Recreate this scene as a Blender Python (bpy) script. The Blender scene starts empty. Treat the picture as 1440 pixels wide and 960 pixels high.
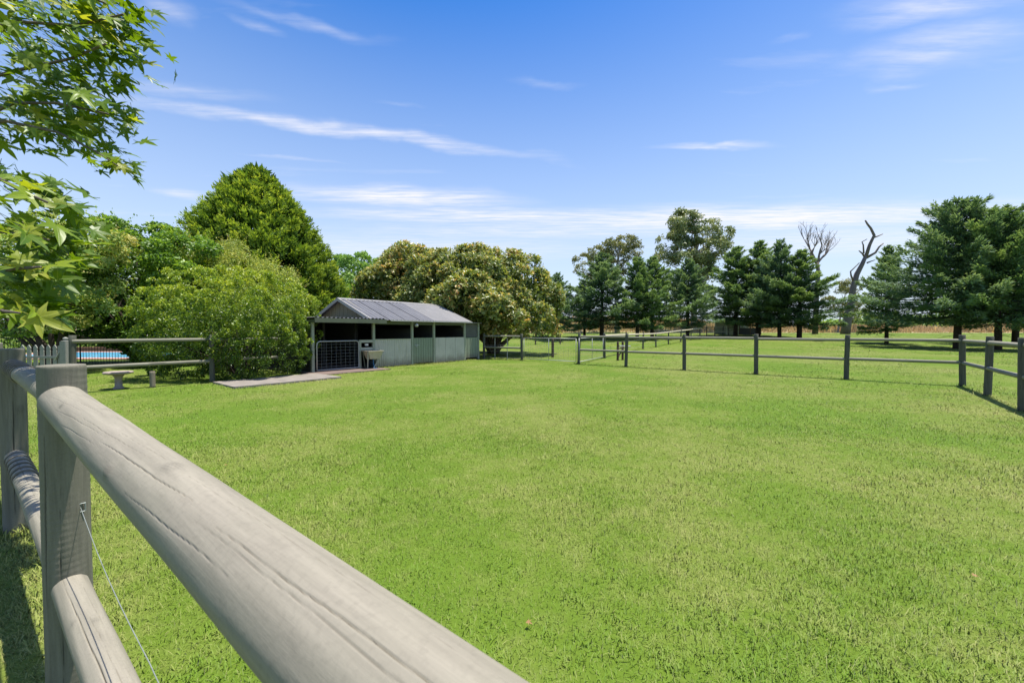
import bpy, math, random
import numpy as np
from mathutils import Vector, Matrix, Euler

rng = np.random.default_rng(7)
random.seed(7)
R = math.radians
S = bpy.context.scene
COL = S.collection

# ------------------------------------------------------------------ camera
CAM_H = 1.42
cam_d = bpy.data.cameras.new('camera'); cam = bpy.data.objects.new('camera', cam_d); COL.objects.link(cam)
cam.location = (0, 0, CAM_H); cam.rotation_euler = (R(90 - 1.53), 0, 0)
cam_d.sensor_width = 36; cam_d.lens = 14.0; cam_d.clip_start = 0.02; cam_d.clip_end = 9000
cam_d.dof.use_dof = True; cam_d.dof.focus_distance = 9.0; cam_d.dof.aperture_fstop = 9.0
S.camera = cam

# the paddock is a rectangle: AX runs along the near fence (away, left), BX across it (away, right)
AX = np.array((-.788, .616)); BX = np.array((.616, .788)); ANG_B = math.atan2(.788, .616)
# ------------------------------------------------------------------ light
SUN_EL = R(78)
sh = AX * .12 - BX * .17           # horizontal way the light travels
light_dir = Vector((sh[0], sh[1], -math.sin(SUN_EL))).normalized()
sun_d = bpy.data.lights.new('sun', 'SUN'); sun_d.energy = 4.2; sun_d.angle = R(.53); sun_d.color = (1, .95, .87)
sun = bpy.data.objects.new('sun', sun_d); COL.objects.link(sun)
sun.rotation_euler = light_dir.to_track_quat('-Z', 'Y').to_euler()
sun.location = (10, -10, 30)

# ------------------------------------------------------------------ node helper
class NT:
    def __init__(s, tree): s.t = tree; s.n = tree.nodes; s.l = tree.links
    def __call__(s, kind, ins=None, **props):
        nd = s.n.new(kind)
        for k, v in props.items(): setattr(nd, k, v)
        for k, v in (ins or {}).items():
            sock = nd.inputs[k]
            if isinstance(v, bpy.types.NodeSocket): s.l.new(v, sock)
            else: sock.default_value = v
        return nd
    def math(s, op, a, b=None, c=None, clamp=False):
        nd = s.n.new('ShaderNodeMath'); nd.operation = op; nd.use_clamp = clamp
        for i, v in enumerate((a, b, c)):
            if v is None: continue
            if isinstance(v, bpy.types.NodeSocket): s.l.new(v, nd.inputs[i])
            else: nd.inputs[i].default_value = v
        return nd.outputs[0]
    def mix(s, f, a, b, mode='MIX'):
        nd = s.n.new('ShaderNodeMix'); nd.data_type = 'RGBA'; nd.blend_type = mode
        for sock, v in ((nd.inputs[0], f), (nd.inputs[6], a), (nd.inputs[7], b)):
            if isinstance(v, bpy.types.NodeSocket): s.l.new(v, sock)
            else: sock.default_value = (*v, 1) if isinstance(v, tuple) and len(v) == 3 else v
        return nd.outputs[2]
    def ramp(s, f, stops):
        nd = s.n.new('ShaderNodeValToRGB'); cr = nd.color_ramp
        while len(cr.elements) < len(stops): cr.elements.new(.5)
        for e, (p, c) in zip(cr.elements, stops):
            e.position = p; e.color = (*c, 1) if len(c) == 3 else c
        s.l.new(f, nd.inputs[0]); return nd.outputs[0]
    def noise(s, vec, scale, detail=3, rough=.55, dist=0):
        return s('ShaderNodeTexNoise', {'Vector': vec, 'Scale': scale, 'Detail': detail, 'Roughness': rough, 'Distortion': dist}).outputs[0]
    def maprange(s, v, a, b, c=0, d=1, smooth=False):
        nd = s('ShaderNodeMapRange', {'Value': v, 'From Min': a, 'From Max': b, 'To Min': c, 'To Max': d})
        if smooth: nd.interpolation_type = 'SMOOTHSTEP'
        return nd.outputs[0]

# ------------------------------------------------------------------ sky
W = bpy.data.worlds.new('World'); S.world = W; W.use_nodes = True
W.node_tree.nodes.clear(); w = NT(W.node_tree)
sky = w('ShaderNodeTexSky'); sky.sky_type = 'NISHITA'; sky.sun_disc = False
sky.sun_elevation = SUN_EL
sky.sun_rotation = math.atan2(-light_dir.x, -light_dir.y)
sky.air_density = 1.0; sky.dust_density = 1.1; sky.ozone_density = 1.6; sky.altitude = 100
SKY_STRENGTH = .145
geo = w('ShaderNodeTexCoord').outputs['Generated']
sep = w('ShaderNodeSeparateXYZ', {0: geo})
zc = w.math('MAXIMUM', sep.outputs[2], .03)
pu = w.math('DIVIDE', sep.outputs[0], zc); pv = w.math('DIVIDE', sep.outputs[1], zc)
P = w('ShaderNodeCombineXYZ', {0: pu, 1: pv, 2: 0.0}).outputs[0]        # point on a high flat cloud layer
def sky_pt(px, py): return ((px - 720) / (465 - py), 560 / (465 - py))
streaks = [  # two ends in the sky, half width, strength
    ((130, 143), (740, 221), .075, .80), ((130, 124), (370, 140), .06, .25),
    ((405, 272), (722, 284), .22, 1.05), ((235, 274), (290, 273), .12, .55),
    ((430, 302), (960, 308), .26, .85), ((700, 316), (1420, 302), .42, 1.2), ((480, 326), (1050, 326), .40, .60),
    ((920, 212), (1085, 208), .045, .60), ((725, 114), (805, 120), .03, .22),
    ((330, 25), (540, 72), .035, .28), ((340, 48), (420, 72), .03, .28), ((215, 25), (290, 48), .06, .35),
    ((1190, 22), (1440, 2), .10, .55), ((1170, 95), (1430, 62), .12, .50), ((1215, 122), (1300, 118), .03, .28),
    ((1085, 60), (1120, 56), .025, .18), ((300, 352), (850, 352), .9, .60), ((900, 345), (1480, 338), .9, .60),
    ((540, 154), (600, 160), .02, .12), ((350, 214), (470, 228), .03, .3)]
wob = w('ShaderNodeVectorMath', {0: w('ShaderNodeTexNoise', {'Vector': P, 'Scale': 2.2, 'Detail': 5, 'Roughness': .5}).outputs['Color'], 1: (.5, .5, .5)}, operation='SUBTRACT').outputs[0]
Pw = w('ShaderNodeVectorMath', {0: wob, 1: (.30, .34, 0), 2: P}, operation='MULTIPLY_ADD').outputs[0]
fib = w.noise(w('ShaderNodeMapping', {'Vector': P, 'Rotation': (0, 0, R(-12)), 'Scale': (1.1, 7.0, 1)}).outputs[0], 2.6, 6, .62)
fib = w.maprange(fib, .33, .68)
cov = None
for (p0, p1, hw, st) in streaks:
    a0 = np.array(sky_pt(*p0)); a1 = np.array(sky_pt(*p1)); c = (a0 + a1) / 2; L = np.linalg.norm(a1 - a0) / 2
    th = math.atan2(*(a1 - a0)[::-1])
    m = w('ShaderNodeMapping', {'Vector': Pw, 'Location': (c[0], c[1], 0), 'Rotation': (0, 0, th), 'Scale': (L, hw, 1)}, vector_type='TEXTURE').outputs[0]
    ln = w('ShaderNodeVectorMath', {0: m}, operation='LENGTH').outputs['Value']
    v = w.math('MULTIPLY', w.maprange(ln, 1.5, .0, 0, .95, True), st)
    cov = v if cov is None else w.math('MAXIMUM', cov, v)
cov = w.math('MULTIPLY', cov, w.maprange(fib, 0, 1, .25, 1.15))
gen = w.maprange(w.noise(w('ShaderNodeMapping', {'Vector': P, 'Rotation': (0, 0, R(-14)), 'Scale': (.35, 1.6, 1)}).outputs[0], 1.4, 6, .6), .60, .85, 0, .30)
cov = w.math('MAXIMUM', cov, gen)
cov = w.math('MULTIPLY', cov, w.maprange(sep.outputs[2], .01, .06))
hs = w('ShaderNodeHueSaturation', {'Hue': .507, 'Saturation': 1.52, 'Value': .74, 'Color': sky.outputs[0]}).outputs[0]
hs = w.mix(w.maprange(sep.outputs[2], .64, .02, 0, .92), hs, (2.75, 3.15, 3.75))        # pale haze of the lower sky, all round
skyc = w.mix(w.math('MINIMUM', cov, .92), hs, (3.65, 3.6, 3.75))
bg = w('ShaderNodeBackground', {'Color': skyc, 'Strength': SKY_STRENGTH})
w('ShaderNodeOutputWorld', {'Surface': bg.outputs[0]})

# ------------------------------------------------------------------ exposure / render
S.view_settings.view_transform = 'Standard'; S.view_settings.look = 'None'
S.view_settings.exposure = 0.95; S.view_settings.gamma = 1.0; S.view_settings.use_curve_mapping = False
S.render.engine = 'CYCLES'
S.cycles.use_denoising = True
S.cycles.max_bounces = 6; S.cycles.diffuse_bounces = 4; S.cycles.glossy_bounces = 2; S.cycles.transmission_bounces = 4; S.cycles.transparent_max_bounces = 4
S.cycles.sample_clamp_indirect = 4

# ------------------------------------------------------------------ placing helpers
def ab(a, b, z=0.0):
    p = AX * a + BX * b; return Vector((p[0], p[1], z))
def T(x, y):                                     # height of the ground
    t = np.maximum(0, np.asarray(y, float) - 33); s = t * t / (t + 4)
    u = np.clip((np.asarray(y, float) - 62) / 24, 0, 1); u = u * u * (3 - 2 * u); xx = np.asarray(x, float)
    wx = 1 / (1 + np.exp((xx - 42) / 6)) / (1 + np.exp((-30 - xx) / 6)) * np.clip(1.6 - y / 200., 0, 1)
    return 2.2 * (1 - np.exp(-s / 38)) + .004 * np.maximum(0, s - 60) + 2.0 * u * wx
def at(px, py, Y): return Vector(((px - 720) / 560 * Y, Y, CAM_H + (465 - py) / 560 * Y))
def spot(px, Y): X = (px - 720) / 560 * Y; return Vector((X, Y, float(T(X, Y))))

# ------------------------------------------------------------------ mesh helpers
class MB:
    def __init__(s): s.v = []; s.f = []
    def add(s, vs, fs):
        o = len(s.v); s.v += [tuple(v) for v in vs]; s.f += [tuple(i + o for i in f) for f in fs]; return s
    def box(s, x0, x1, y0, y1, z0, z1, bev=0):
        if bev:
            b = min(bev, (x1 - x0) / 3, (y1 - y0) / 3)
            ring = [(x0 + b, y0), (x1 - b, y0), (x1, y0 + b), (x1, y1 - b), (x1 - b, y1), (x0 + b, y1), (x0, y1 - b), (x0, y0 + b)]
        else: ring = [(x0, y0), (x1, y0), (x1, y1), (x0, y1)]
        n = len(ring)
        vs = [(x, y, z0) for x, y in ring] + [(x, y, z1) for x, y in ring]
        fs = [(i, (i + 1) % n, n + (i + 1) % n, n + i) for i in range(n)] + [tuple(range(n))[::-1], tuple(range(n, 2 * n))]
        return s.add(vs, fs)
    def tube(s, pts, rad, seg=8, cap=True, jit=0):
        pts = [Vector(p) for p in pts]; n = len(pts)
        if not hasattr(rad, '__len__'): rad = [rad] * n
        vs = []; up = None
        for i, p in enumerate(pts):
            t = (pts[min(i + 1, n - 1)] - pts[max(i - 1, 0)]).normalized()
            if up is None: up = Vector((0, 0, 1)) if abs(t.z) < .9 else Vector((1, 0, 0))
            x = t.cross(up).normalized(); y = x.cross(t).normalized(); up = y
            for k in range(seg):
                a = 2 * math.pi * k / seg; r = rad[i] * (1 + (random.uniform(-jit, jit) if jit else 0))
                vs.append(p + x * (math.cos(a) * r) + y * (math.sin(a) * r))
        fs = [(i * seg + k, i * seg + (k + 1) % seg, (i + 1) * seg + (k + 1) % seg, (i + 1) * seg + k) for i in range(n - 1) for k in range(seg)]
        if cap: fs += [tuple(range(seg))[::-1], tuple(range((n - 1) * seg, n * seg))]
        return s.add(vs, fs)
    def lathe(s, prof, seg=20):
        vs = [(r * math.cos(2 * math.pi * k / seg), r * math.sin(2 * math.pi * k / seg), z) for r, z in prof for k in range(seg)]
        n = len(prof)
        fs = [(i * seg + k, i * seg + (k + 1) % seg, (i + 1) * seg + (k + 1) % seg, (i + 1) * seg + k) for i in range(n - 1) for k in range(seg)]
        fs += [tuple(range(seg))[::-1], tuple(range((n - 1) * seg, n * seg))]
        return s.add(vs, fs)
    def mesh(s, name, smooth=False):
        me = bpy.data.meshes.new(name); me.from_pydata(s.v, [], s.f); me.update()
        if smooth: me.polygons.foreach_set('use_smooth', [True] * len(me.polygons))
        return me
def obj(name, me, mat=None, parent=None, loc=(0, 0, 0), rot=(0, 0, 0), scale=(1, 1, 1), smooth=False):
    if isinstance(me, MB): me = me.mesh(name, smooth)
    o = bpy.data.objects.new(name, me); COL.objects.link(o)
    if mat and not me.materials: me.materials.append(mat)
    o.parent = parent; o.location = loc; o.rotation_euler = rot; o.scale = scale
    return o
def tag(o, label=None, cat=None, group=None, kind=None):
    for k, v in (('label', label), ('category', cat), ('group', group), ('kind', kind)):
        if v: o[k] = v
    return o
def thing(name, label, cat, loc=(0, 0, 0), rotz=0, group=None):
    o = bpy.data.objects.new(name, None); COL.objects.link(o); o.location = loc; o.rotation_euler = (0, 0, rotz)
    o.empty_display_size = .2
    return tag(o, label, cat, group)
def np_mesh(name, V, F, tint=None, smooth=False):
    """V (n,3), F (m,k) numpy -> mesh, quickly; tint is a per-vertex value kept as an attribute"""
    me = bpy.data.meshes.new(name); m, k = F.shape
    me.vertices.add(len(V)); me.vertices.foreach_set('co', V.astype(np.float32).ravel())
    me.loops.add(m * k); me.loops.foreach_set('vertex_index', F.astype(np.int32).ravel())
    me.polygons.add(m); me.polygons.foreach_set('loop_start', np.arange(0, m * k, k, dtype=np.int32))
    me.polygons.foreach_set('loop_total', np.full(m, k, np.int32))
    if smooth: me.polygons.foreach_set('use_smooth', np.ones(m, bool))
    if tint is not None:
        at_ = me.attributes.new('tint', 'FLOAT', 'POINT'); at_.data.foreach_set('value', tint.astype(np.float32).ravel())
    me.update(calc_edges=True); return me
def unit(v): return v / np.maximum(np.linalg.norm(v, axis=-1, keepdims=True), 1e-9)
def leaves(name, C, D, N, L, Wd, tint, fold=.25):
    """one folded diamond leaf for each base point C, growing along D with face normal near N"""
    D = unit(D); X = unit(np.cross(D, N)); N2 = np.cross(X, D); L = L[:, None]; Wd = Wd[:, None]
    v0 = C; v2 = C + D * L; mid = C + D * L * .45
    v1 = mid + X * Wd * .5 + N2 * Wd * fold; v3 = mid - X * Wd * .5 + N2 * Wd * fold
    V = np.stack([v0, v1, v2, v3], 1).reshape(-1, 3); n = len(C); i = np.arange(n)[:, None] * 4
    F = np.concatenate([i + np.array([[0, 1, 2]]), i + np.array([[0, 2, 3]])], 1).reshape(-1, 3)
    return np_mesh(name, V, F, np.repeat(tint, 4))
def rand_dirs(n): return unit(rng.normal(size=(n, 3)))

# ------------------------------------------------------------------ materials
def new_mat(name):
    m = bpy.data.materials.new(name); m.use_nodes = True; m.node_tree.nodes.clear(); return m, NT(m.node_tree)
def finish(n, shader, disp=None):
    n('ShaderNodeOutputMaterial', {'Surface': shader})
def mat_plain(name, col, rough=.7, var=.25, scale=8, metal=0, bump=.15, spec=.3, stretch=(1, 1, 1), col2=None, splash=False):
    m, n = new_mat(name); tc = n('ShaderNodeTexCoord').outputs['Object']
    oi = n('ShaderNodeObjectInfo').outputs['Random']
    v = n('ShaderNodeMapping', {'Vector': tc, 'Scale': stretch, 'Location': n('ShaderNodeCombineXYZ', {0: oi, 1: oi, 2: oi}).outputs[0]}).outputs[0]
    f = n.maprange(n.noise(v, scale, 6, .65), .3, .7)
    c2 = col2 or tuple(c * (1 - var) for c in col)
    c = n.mix(f, c2, col)
    c = n.mix(n.math('MULTIPLY', oi, .25), c, tuple(x * .72 for x in col))
    if splash:                                    # mud thrown up by rain, and streaks of grime
        ps = n('ShaderNodeNewGeometry').outputs['Position']; hz = n('ShaderNodeSeparateXYZ', {0: ps}).outputs[2]
        q = n.math('ADD', hz, n.math('MULTIPLY', n.noise(ps, 3.5, 5, .7), -.55))
        c = n.mix(n.maprange(q, .12, -.22, 0, .65), c, (.16, .125, .085))
        st = n.noise(n('ShaderNodeMapping', {'Vector': ps, 'Scale': (5, 5, .5)}).outputs[0], 2.2, 5, .7)
        c = n.mix(n.maprange(st, .55, .78, 0, .5), c, (.15, .135, .10))
    b = n('ShaderNodeBump', {'Height': f, 'Strength': bump, 'Distance': .01}).outputs[0]
    p = n('ShaderNodeBsdfPrincipled', {'Base Color': c, 'Roughness': rough, 'Metallic': metal, 'Normal': b, 'Specular IOR Level': spec})
    finish(n, p.outputs[0]); return m
def mat_leaf(name, stops, trans=.4, rough=.5, spec=.35, big=None):
    """stops: leaf colours by the tint stored on each leaf; translucent like real leaves"""
    m, n = new_mat(name)
    t = n('ShaderNodeAttribute', attribute_name='tint').outputs['Fac']
    if big:                                       # slow drift of leaf colour through the crown
        t = n.math('ADD', t, n.maprange(n.noise(n('ShaderNodeNewGeometry').outputs['Position'], big, 2), .3, .7, -.18, .18), clamp=True)
    c = n.ramp(t, stops)
    p = n('ShaderNodeBsdfPrincipled', {'Base Color': c, 'Roughness': rough, 'Specular IOR Level': spec}).outputs[0]
    tr = n('ShaderNodeBsdfTranslucent', {'Color': n.mix(1.0, c, (1.35, 1.25, .6), 'MULTIPLY')}).outputs[0]
    finish(n, n('ShaderNodeMixShader', {0: trans, 1: p, 2: tr}).outputs[0]); return m
def mat_timber(name, c_light, c_dark, axis=2, crack=True, scale=1.0, bump=.35):
    """weathered round timber: streaks and checks run along one axis"""
    m, n = new_mat(name); tc = n('ShaderNodeTexCoord').outputs['Object']
    oi = n('ShaderNodeObjectInfo').outputs['Random']
    off = n('ShaderNodeCombineXYZ', {i: n.math('MULTIPLY', oi, 37.0 + i * 11) for i in range(3)}).outputs[0]
    sc = [14 * scale] * 3; sc[axis] = .9 * scale
    v = n('ShaderNodeMapping', {'Vector': tc, 'Scale': tuple(sc), 'Location': off}).outputs[0]
    grain = n.noise(v, 2.6, 7, .68, .3)
    tc2 = n('ShaderNodeVectorMath', {0: tc, 1: off}, operation='ADD').outputs[0]
    patch = n.maprange(n.noise(tc2, 3.5, 3), .35, .68)
    fine = n.noise(tc2, 130, 2, .6)
    c = n.mix(n.maprange(grain, .36, .62), c_dark, c_light)
    c = n.mix(n.math('MULTIPLY', patch, .40), c, tuple(x * y for x, y in zip(c_light, (.80, .84, .78))))
    c = n.mix(n.math('MULTIPLY', n.maprange(fine, .5, .75), .22), c, tuple(x * .6 for x in c_dark))
    h = n.math('ADD', grain, n.math('MULTIPLY', fine, .25))
    if crack:
        cv = n('ShaderNodeMapping', {'Vector': tc, 'Scale': tuple(s * .55 for s in sc), 'Location': off}).outputs[0]
        ck = n.math('ABSOLUTE', n.math('SUBTRACT', n.noise(cv, 2.0, 2, .4), .5))
        gate = n.maprange(n.noise(n('ShaderNodeMapping', {'Vector': tc, 'Scale': (3, 3, 3), 'Location': off}).outputs[0], 1.6, 2), .52, .62)
        ck = n.math('MULTIPLY', n.maprange(ck, .014, .003), gate)
        c = n.mix(n.math('MULTIPLY', ck, .8), c, tuple(x * .22 for x in c_dark))
        h = n.math('SUBTRACT', h, n.math('MULTIPLY', ck, 1.5))
    at_ = n('ShaderNodeAttribute', attribute_name='tint').outputs['Fac']        # open checks and knots cut into the mesh
    c = n.mix(at_, c, tuple(x * .25 for x in c_dark))
    b = n('ShaderNodeBump', {'Height': h, 'Strength': bump, 'Distance': .004}).outputs[0]
    p = n('ShaderNodeBsdfPrincipled', {'Base Color': c, 'Roughness': .82, 'Normal': b, 'Specular IOR Level': .25})
    finish(n, p.outputs[0]); return m

M = {}
M['timber_x'] = mat_timber('weathered_timber_x', (.290, .262, .203), (.208, .188, .145), 0, crack=False, bump=.22)
M['timber_z'] = mat_timber('weathered_timber_z', (.205, .192, .148), (.128, .120, .092), 2, crack=False)  # darker copy of the rail timber, post shade put into its colour
M['wrap'] = mat_plain('old_wire_wrap', (.20, .18, .14), .8, .4, 30)
M['rail_far'] = mat_timber('treated_pine_rail', (.26, .245, .185), (.165, .16, .12), 0, bump=.2)
M['post_far'] = mat_timber('treated_pine_post', (.115, .112, .085), (.065, .066, .050), 2, bump=.2)  # same pine as the rails, darkened for the shaded sides of posts
M['rail_pale'] = mat_timber('bleached_rail', (.55, .49, .36), (.40, .35, .25), 0, bump=.2)
M['brown_post'] = mat_timber('brown_timber', (.13, .085, .055), (.07, .045, .03), 2, bump=.2)
M['sage'] = mat_plain('sage_paint', (.40, .41, .32), .6, .22, 3, bump=.05, col2=(.32, .33, .26))
M['sage_corr'] = mat_plain('sage_corrugated_steel', (.56, .525, .445), .55, .2, 2.5, bump=.03, splash=True)
M['sage_dark'] = mat_plain('dark_sage_boards', (.26, .30, .21), .65, .25, 5, bump=.1, stretch=(6, 6, .8), splash=True)
M['sage_trim'] = mat_plain('green_trim', (.115, .13, .085), .6, .2, 4, bump=.05)
M['shed_post'] = mat_plain('painted_green_post', (.33, .35, .26), .65, .25, 5, bump=.08)
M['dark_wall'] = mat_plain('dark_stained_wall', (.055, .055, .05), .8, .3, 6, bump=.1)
M['gable'] = mat_plain('fibre_gable', (.30, .27, .19), .8, .25, 4, bump=.1, stretch=(5, 5, .8))
M['roof_old'] = mat_plain('weathered_grey_roof', (.15, .15, .157), .5, .35, 2.5, metal=.2, bump=.04, spec=.5)
M['roof_new'] = mat_plain('pale_zinc_roof', (.27, .26, .245), .5, .22, 2.0, metal=.2, bump=.03, spec=.5)
M['barge'] = mat_plain('pale_barge', (.45, .43, .39), .6, .15, 4, bump=.04)
M['galv'] = mat_plain('galvanised_pipe', (.42, .43, .41), .45, .2, 9, metal=.3, bump=.04)
M['concrete'] = mat_plain('worn_concrete', (.27, .238, .20), .85, .4, 3.5, bump=.3)
M['brown_slab'] = mat_plain('stained_slab', (.20, .145, .12), .85, .4, 3.0, bump=.3)
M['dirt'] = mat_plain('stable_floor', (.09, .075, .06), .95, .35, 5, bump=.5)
M['cream'] = mat_plain('cream_enamel', (.48, .43, .31), .45, .2, 6, bump=.03)
M['stone'] = mat_plain('cast_stone', (.36, .30, .255), .9, .35, 14, bump=.6)
M['stump'] = mat_timber('log_timber', (.26, .22, .16), (.15, .125, .095), 2, bump=.3)
M['black'] = mat_plain('black_powdercoat', (.012, .013, .013), .4, .1, 5)
M['paving'] = mat_plain('terracotta_paving', (.55, .30, .235), .8, .2, 3)
M['picket'] = mat_plain('grey_picket_paint', (.30, .30, .25), .75, .25, 8, bump=.1, stretch=(4, 4, 1))
M['bark'] = mat_plain('dark_bark', (.075, .058, .045), .95, .5, 7, bump=.8, stretch=(3, 3, .7))
M['bark_grey'] = mat_plain('grey_bark', (.16, .13, .105), .95, .4, 6, bump=.8, stretch=(3, 3, .6))
M['bark_white'] = mat_plain('gum_bark', (.46, .42, .36), .8, .35, 2.5, bump=.2, stretch=(2, 2, .6))
M['deadwood'] = mat_plain('dead_wood', (.215, .18, .148), .9, .45, 4, bump=.6, stretch=(4, 4, .6))
M['wire'] = mat_plain('grey_wire', (.27, .30, .28), .5, .2, 20, metal=.2)
M['nail'] = mat_plain('dark_nail', (.03, .03, .035), .5, .1, 9, metal=.6)
M['blue'] = mat_plain('blue_hose', (.05, .18, .32), .5, .1, 9)
M['shelter'] = mat_plain('pale_green_shelter', (.40, .42, .29), .7, .2, 2)
M['white'] = mat_plain('white_panel', (.62, .60, .55), .7, .15, 2)
M['brick'] = mat_plain('red_brown_edge', (.25, .13, .09), .9, .3, 5)
def mat_water():
    m, n = new_mat('pool_water'); tc = n('ShaderNodeTexCoord').outputs['Object']
    c = n.mix(n.maprange(n.noise(tc, 1.2, 3), .35, .65), (.10, .46, .70), (.16, .56, .78))
    b = n('ShaderNodeBump', {'Height': n.noise(tc, 6, 2), 'Strength': .15, 'Distance': .02}).outputs[0]
    p = n('ShaderNodeBsdfPrincipled', {'Base Color': c, 'Roughness': .12, 'Normal': b, 'IOR': 1.33}); finish(n, p.outputs[0]); return m
M['water'] = mat_water()

# lawn colours: the same field of colour drives the soil sheet and the blades standing on it
def lawn_colour(n, pos, tint=None):
    big = n.maprange(n.noise(pos, .23, 3, .55), .34, .66)
    mid = n.maprange(n.noise(pos, 1.1, 4, .6), .33, .67)
    sml = n.maprange(n.noise(pos, 6.0, 4, .65), .3, .7)
    lush = (.085, .178, .010); fresh = (.126, .216, .015); dry = (.285, .280, .096); olive = (.164, .212, .025)
    c = n.mix(mid, lush, fresh)
    c = n.mix(n.math('MULTIPLY', big, .75), c, olive)
    d = n.math('MULTIPLY', n.maprange(n.math('ADD', n.math('MULTIPLY', big, .5), n.math('ADD', n.math('MULTIPLY', mid, .35), n.math('MULTIPLY', sml, .4))), .48, .98), .80)
    c = n.mix(d, c, dry)
    return c, d, sml
def mat_ground():
    m, n = new_mat('lawn_soil'); pos = n('ShaderNodeNewGeometry').outputs['Position']
    c, d, sml = lawn_colour(n, pos)
    fine = n.noise(pos, 38, 4, .7)
    c = n.mix(n.maprange(fine, .30, .70, .85, .42), c, (.078, .118, .015))
    xyz = n('ShaderNodeSeparateXYZ', {0: pos})
    edge = n.math('ADD', xyz.outputs[1], n.math('MULTIPLY', n.noise(pos, .12, 3), 10))
    f = n.maprange(edge, 66, 71)
    dryf = n.mix(n.maprange(n.noise(pos, .06, 4), .35, .65), (.34, .25, .155), (.40, .31, .20))
    dryf = n.mix(n.maprange(n.noise(n('ShaderNodeMapping', {'Vector': pos, 'Scale': (.3, 1, 1)}).outputs[0], .02, 3), .52, .62, 0, .8), dryf, (.16, .19, .06))
    c = n.mix(f, c, dryf)
    b = n('ShaderNodeBump', {'Height': fine, 'Strength': .5, 'Distance': .03}).outputs[0]
    p = n('ShaderNodeBsdfPrincipled', {'Base Color': c, 'Roughness': .9, 'Normal': b, 'Specular IOR Level': .1}); finish(n, p.outputs[0]); return m
def mat_grass():
    m, n = new_mat('grass_blades'); pos = n('ShaderNodeNewGeometry').outputs['Position']
    c, d, sml = lawn_colour(n, pos)
    t = n('ShaderNodeAttribute', attribute_name='tint').outputs['Fac']
    c = n.mix(n.math('MULTIPLY', n.maprange(t, .70, 1.0), .60), c, (.31, .30, .115))
    c = n.mix(n.maprange(t, .40, .0, 0, .30), c, (.080, .185, .012))
    nv = n('ShaderNodeVectorMath', {0: n('ShaderNodeNewGeometry').outputs['Normal'], 1: (.38, .38, .38), 2: (0, 0, .68)}, operation='MULTIPLY_ADD').outputs[0]
    nv = n('ShaderNodeVectorMath', {0: nv}, operation='NORMALIZE').outputs[0]     # shading normals bent up so upright blades look lit from above
    p = n('ShaderNodeBsdfPrincipled', {'Base Color': c, 'Roughness': .6, 'Specular IOR Level': .2, 'Normal': nv}).outputs[0]
    tr = n('ShaderNodeBsdfTranslucent', {'Color': c}).outputs[0]
    finish(n, n('ShaderNodeMixShader', {0: .10, 1: p, 2: tr}).outputs[0]); return m
M['ground'] = mat_ground(); M['grass'] = mat_grass()
M['dry_grass'] = mat_leaf('dry_tall_grass', [(0, (.34, .25, .16)), (.5, (.50, .38, .255)), (1, (.58, .47, .33))], .45, .7, .1)
M['hill'] = mat_plain('hazy_forest', (.085, .125, .15), .95, .4, .01, bump=0)  # bluish base colour stands in for distance haze over green forest

# =================================================================== GROUND
def build_ground():
    def axis(lo, hi, c0, c1, fine):
        inner = np.arange(c0, c1 + .01, fine)
        def grow(a, b): 
            out = [a]; st = fine
            while abs(out[-1] - b) > st: st *= 1.35; out.append(out[-1] + math.copysign(st, b - a))
            out.append(b); return out[1:]
        return np.concatenate([np.array(grow(c0, lo))[::-1], inner, np.array(grow(c1, hi))])
    xs = axis(-5000, 5000, -60, 100, 2.0); ys = axis(-300, 6000, -20, 110, 1.5)
    X, Y = np.meshgrid(xs, ys); Z = T(X, Y)
    Z = Z + np.where((Y > 16) | (X > 12), .03 * np.sin(X * .7 + 1) * np.sin(Y * .5), 0)
    V = np.stack([X, Y, Z], -1).reshape(-1, 3); nx, ny = len(xs), len(ys)
    i, j = np.meshgrid(np.arange(nx - 1), np.arange(ny - 1)); q = (j * nx + i).ravel()
    F = np.stack([q, q + 1, q + nx + 1, q + nx], -1)
    tag(obj('ground', np_mesh('ground', V, F, smooth=True), M['ground']), 'mown green lawn running out to dry paddocks', 'ground', kind='structure')
build_ground()

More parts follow.
